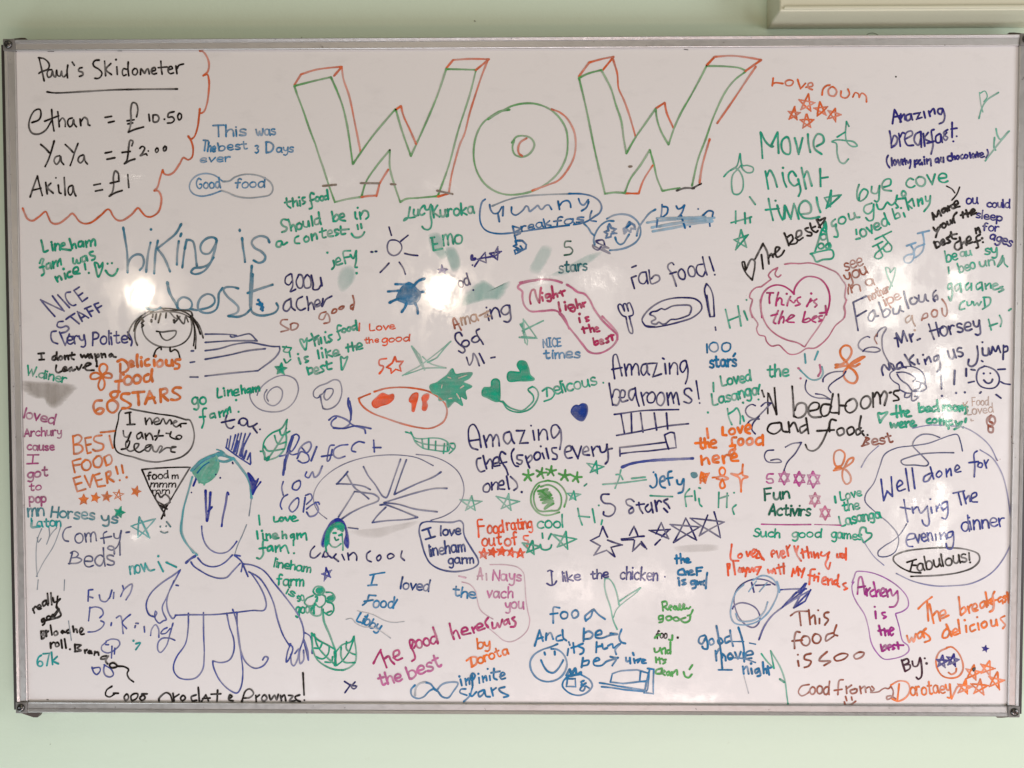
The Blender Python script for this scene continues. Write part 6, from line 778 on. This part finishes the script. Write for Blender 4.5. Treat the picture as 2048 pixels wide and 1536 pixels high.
n(('star_drawing','one of five orange outline stars in the lower right corner','orange3',5,1,[('*','g',1615,945,66,'o',.2),('*','g',1740,912,66,'o',.3),('*','g',1545,1070,64,'o',.2),('*','g',1672,1068,72,'o',.1),('*','g',1812,1018,72,'o',.2),'!black','g|w2:#1615,910 1640,905 1625,935']))
n(('signature','orange signed name along the bottom right','orange3',5,1,['g|1000,1040 985,1180;930,1050 1000,1015 1070,1030 1090,1090 1060,1150 990,1185 940,1165;1440,1165 1470,1100 1490,1065 1560,1040',('g','orotaey',1098,1142,1435,1112,120)]))
n(('dirt_streak','dark dirt along the lower right edge','black',2.2,.9,['g|/1530,1221 1590,1220;/1610,1222 1740,1219;/1840,1223 1885,1221','_|w1.6:236,102 244,102;w1.4:96,103 108,103;w2:94,1399 97,1399;w1.5:1368,99 1376,100;w1.5:1500,1410 1508,1410']))
# ---------------------------------------------------------------- put every note on the board
for name, label, color, width, dens, ops in NOTES:
    rng = random.Random(zlib.crc32(label.encode()))
    pen = Pen(rng); mats = [ink(color)]; mi = 0; soft = color in ('smear', 'smudge')
    each = name in ('star_drawing', 'smear'); used = 0
    for op in ops:
        if op[0] == '+':
            obj(name, pen.bm, mats, root, label); m = mats[mi]
            name, label = op[1], op[2]; pen = Pen(rng); mats = [m]; mi = 0; each = name == 'star_drawing'; used = 0; continue
        if each and used and (op[0] == '*' or soft):
            obj(name, pen.bm, mats, root, label); m = mats[mi]; pen = Pen(rng); mats = [m]; mi = 0
        used += not (isinstance(op, str) and op[0] == '!')
        if isinstance(op, str):
            if op[0] == '!':
                m = ink(op[1:])
                if m not in mats: mats.append(m)
                mi = mats.index(m); continue
            t, body = op.split('|', 1); ox, oy, s = TILES[t]
            for st in body.split(';'):
                w = width
                if st[0] == 'w': ws, st = st.split(':', 1); w = float(ws[1:])
                sh = st[0] == '/'; fl = st[0] == '#'
                pts = [tuple(float(c) for c in p.split(',')) for p in st.lstrip('/#').split()]
                pts = [(ox+x/s, oy+y/s) for x, y in pts]
                if fl: pen.fill(pts, w, dens, mi, soft)
                else: pen.stroke(pts, w, dens, mi, sh)
        elif op[0] == '*':
            ox, oy, s = TILES[op[1]]
            star(pen, ox+op[2]/s, oy+op[3]/s, op[4]/s, op[5], op[6], width, dens, mi, rng)
        else:
            ox, oy, s = TILES[op[0]]
            lettering(pen, op[1], ox+op[2]/s, oy+op[3]/s, ox+op[4]/s, oy+op[5]/s, op[6]/s, width, dens, mi, rng)
    obj(name, pen.bm, mats, root, label)

# ---------------------------------------------------------------- small marks on the wall
bm = bmesh.new()
def wall_pt(px, py, lift):
    x, z = board(px, py); k = (1.3178+WALL_Y-lift)/1.3178
    return Vector((CAM_LOC.x+(x-CAM_LOC.x)*k, WALL_Y-lift, CAM_LOC.z+(z-CAM_LOC.z)*k))
for pts, w in (([(1731,72),(1738,67),(1747,66),(1756,70),(1762,74)], .8), ([(603,74),(604,79)], .9), ([(948,41),(951,43)], 1.2), ([(1955,71),(1961,71)], 1.6), ([(1540,22),(1546,14)], .8),([(100,1488),(101,1489)],1)):
    P = spline(pts, 2); prev = None
    for i, p in enumerate(P):
        a = P[max(0, i-1)]; b = P[min(len(P)-1, i+1)]; dx, dy = b[0]-a[0], b[1]-a[1]; L = max(1e-6, math.hypot(dx, dy))
        q = [bm.verts.new(wall_pt(p[0]-dy/L*w*s, p[1]+dx/L*w*s, .0006)) for s in (-1, 1)]
        if prev: bm.faces.new((prev[0], q[0], q[1], prev[1]))
        prev = q
obj('scuff_marks', bm, M_MARK, wall)
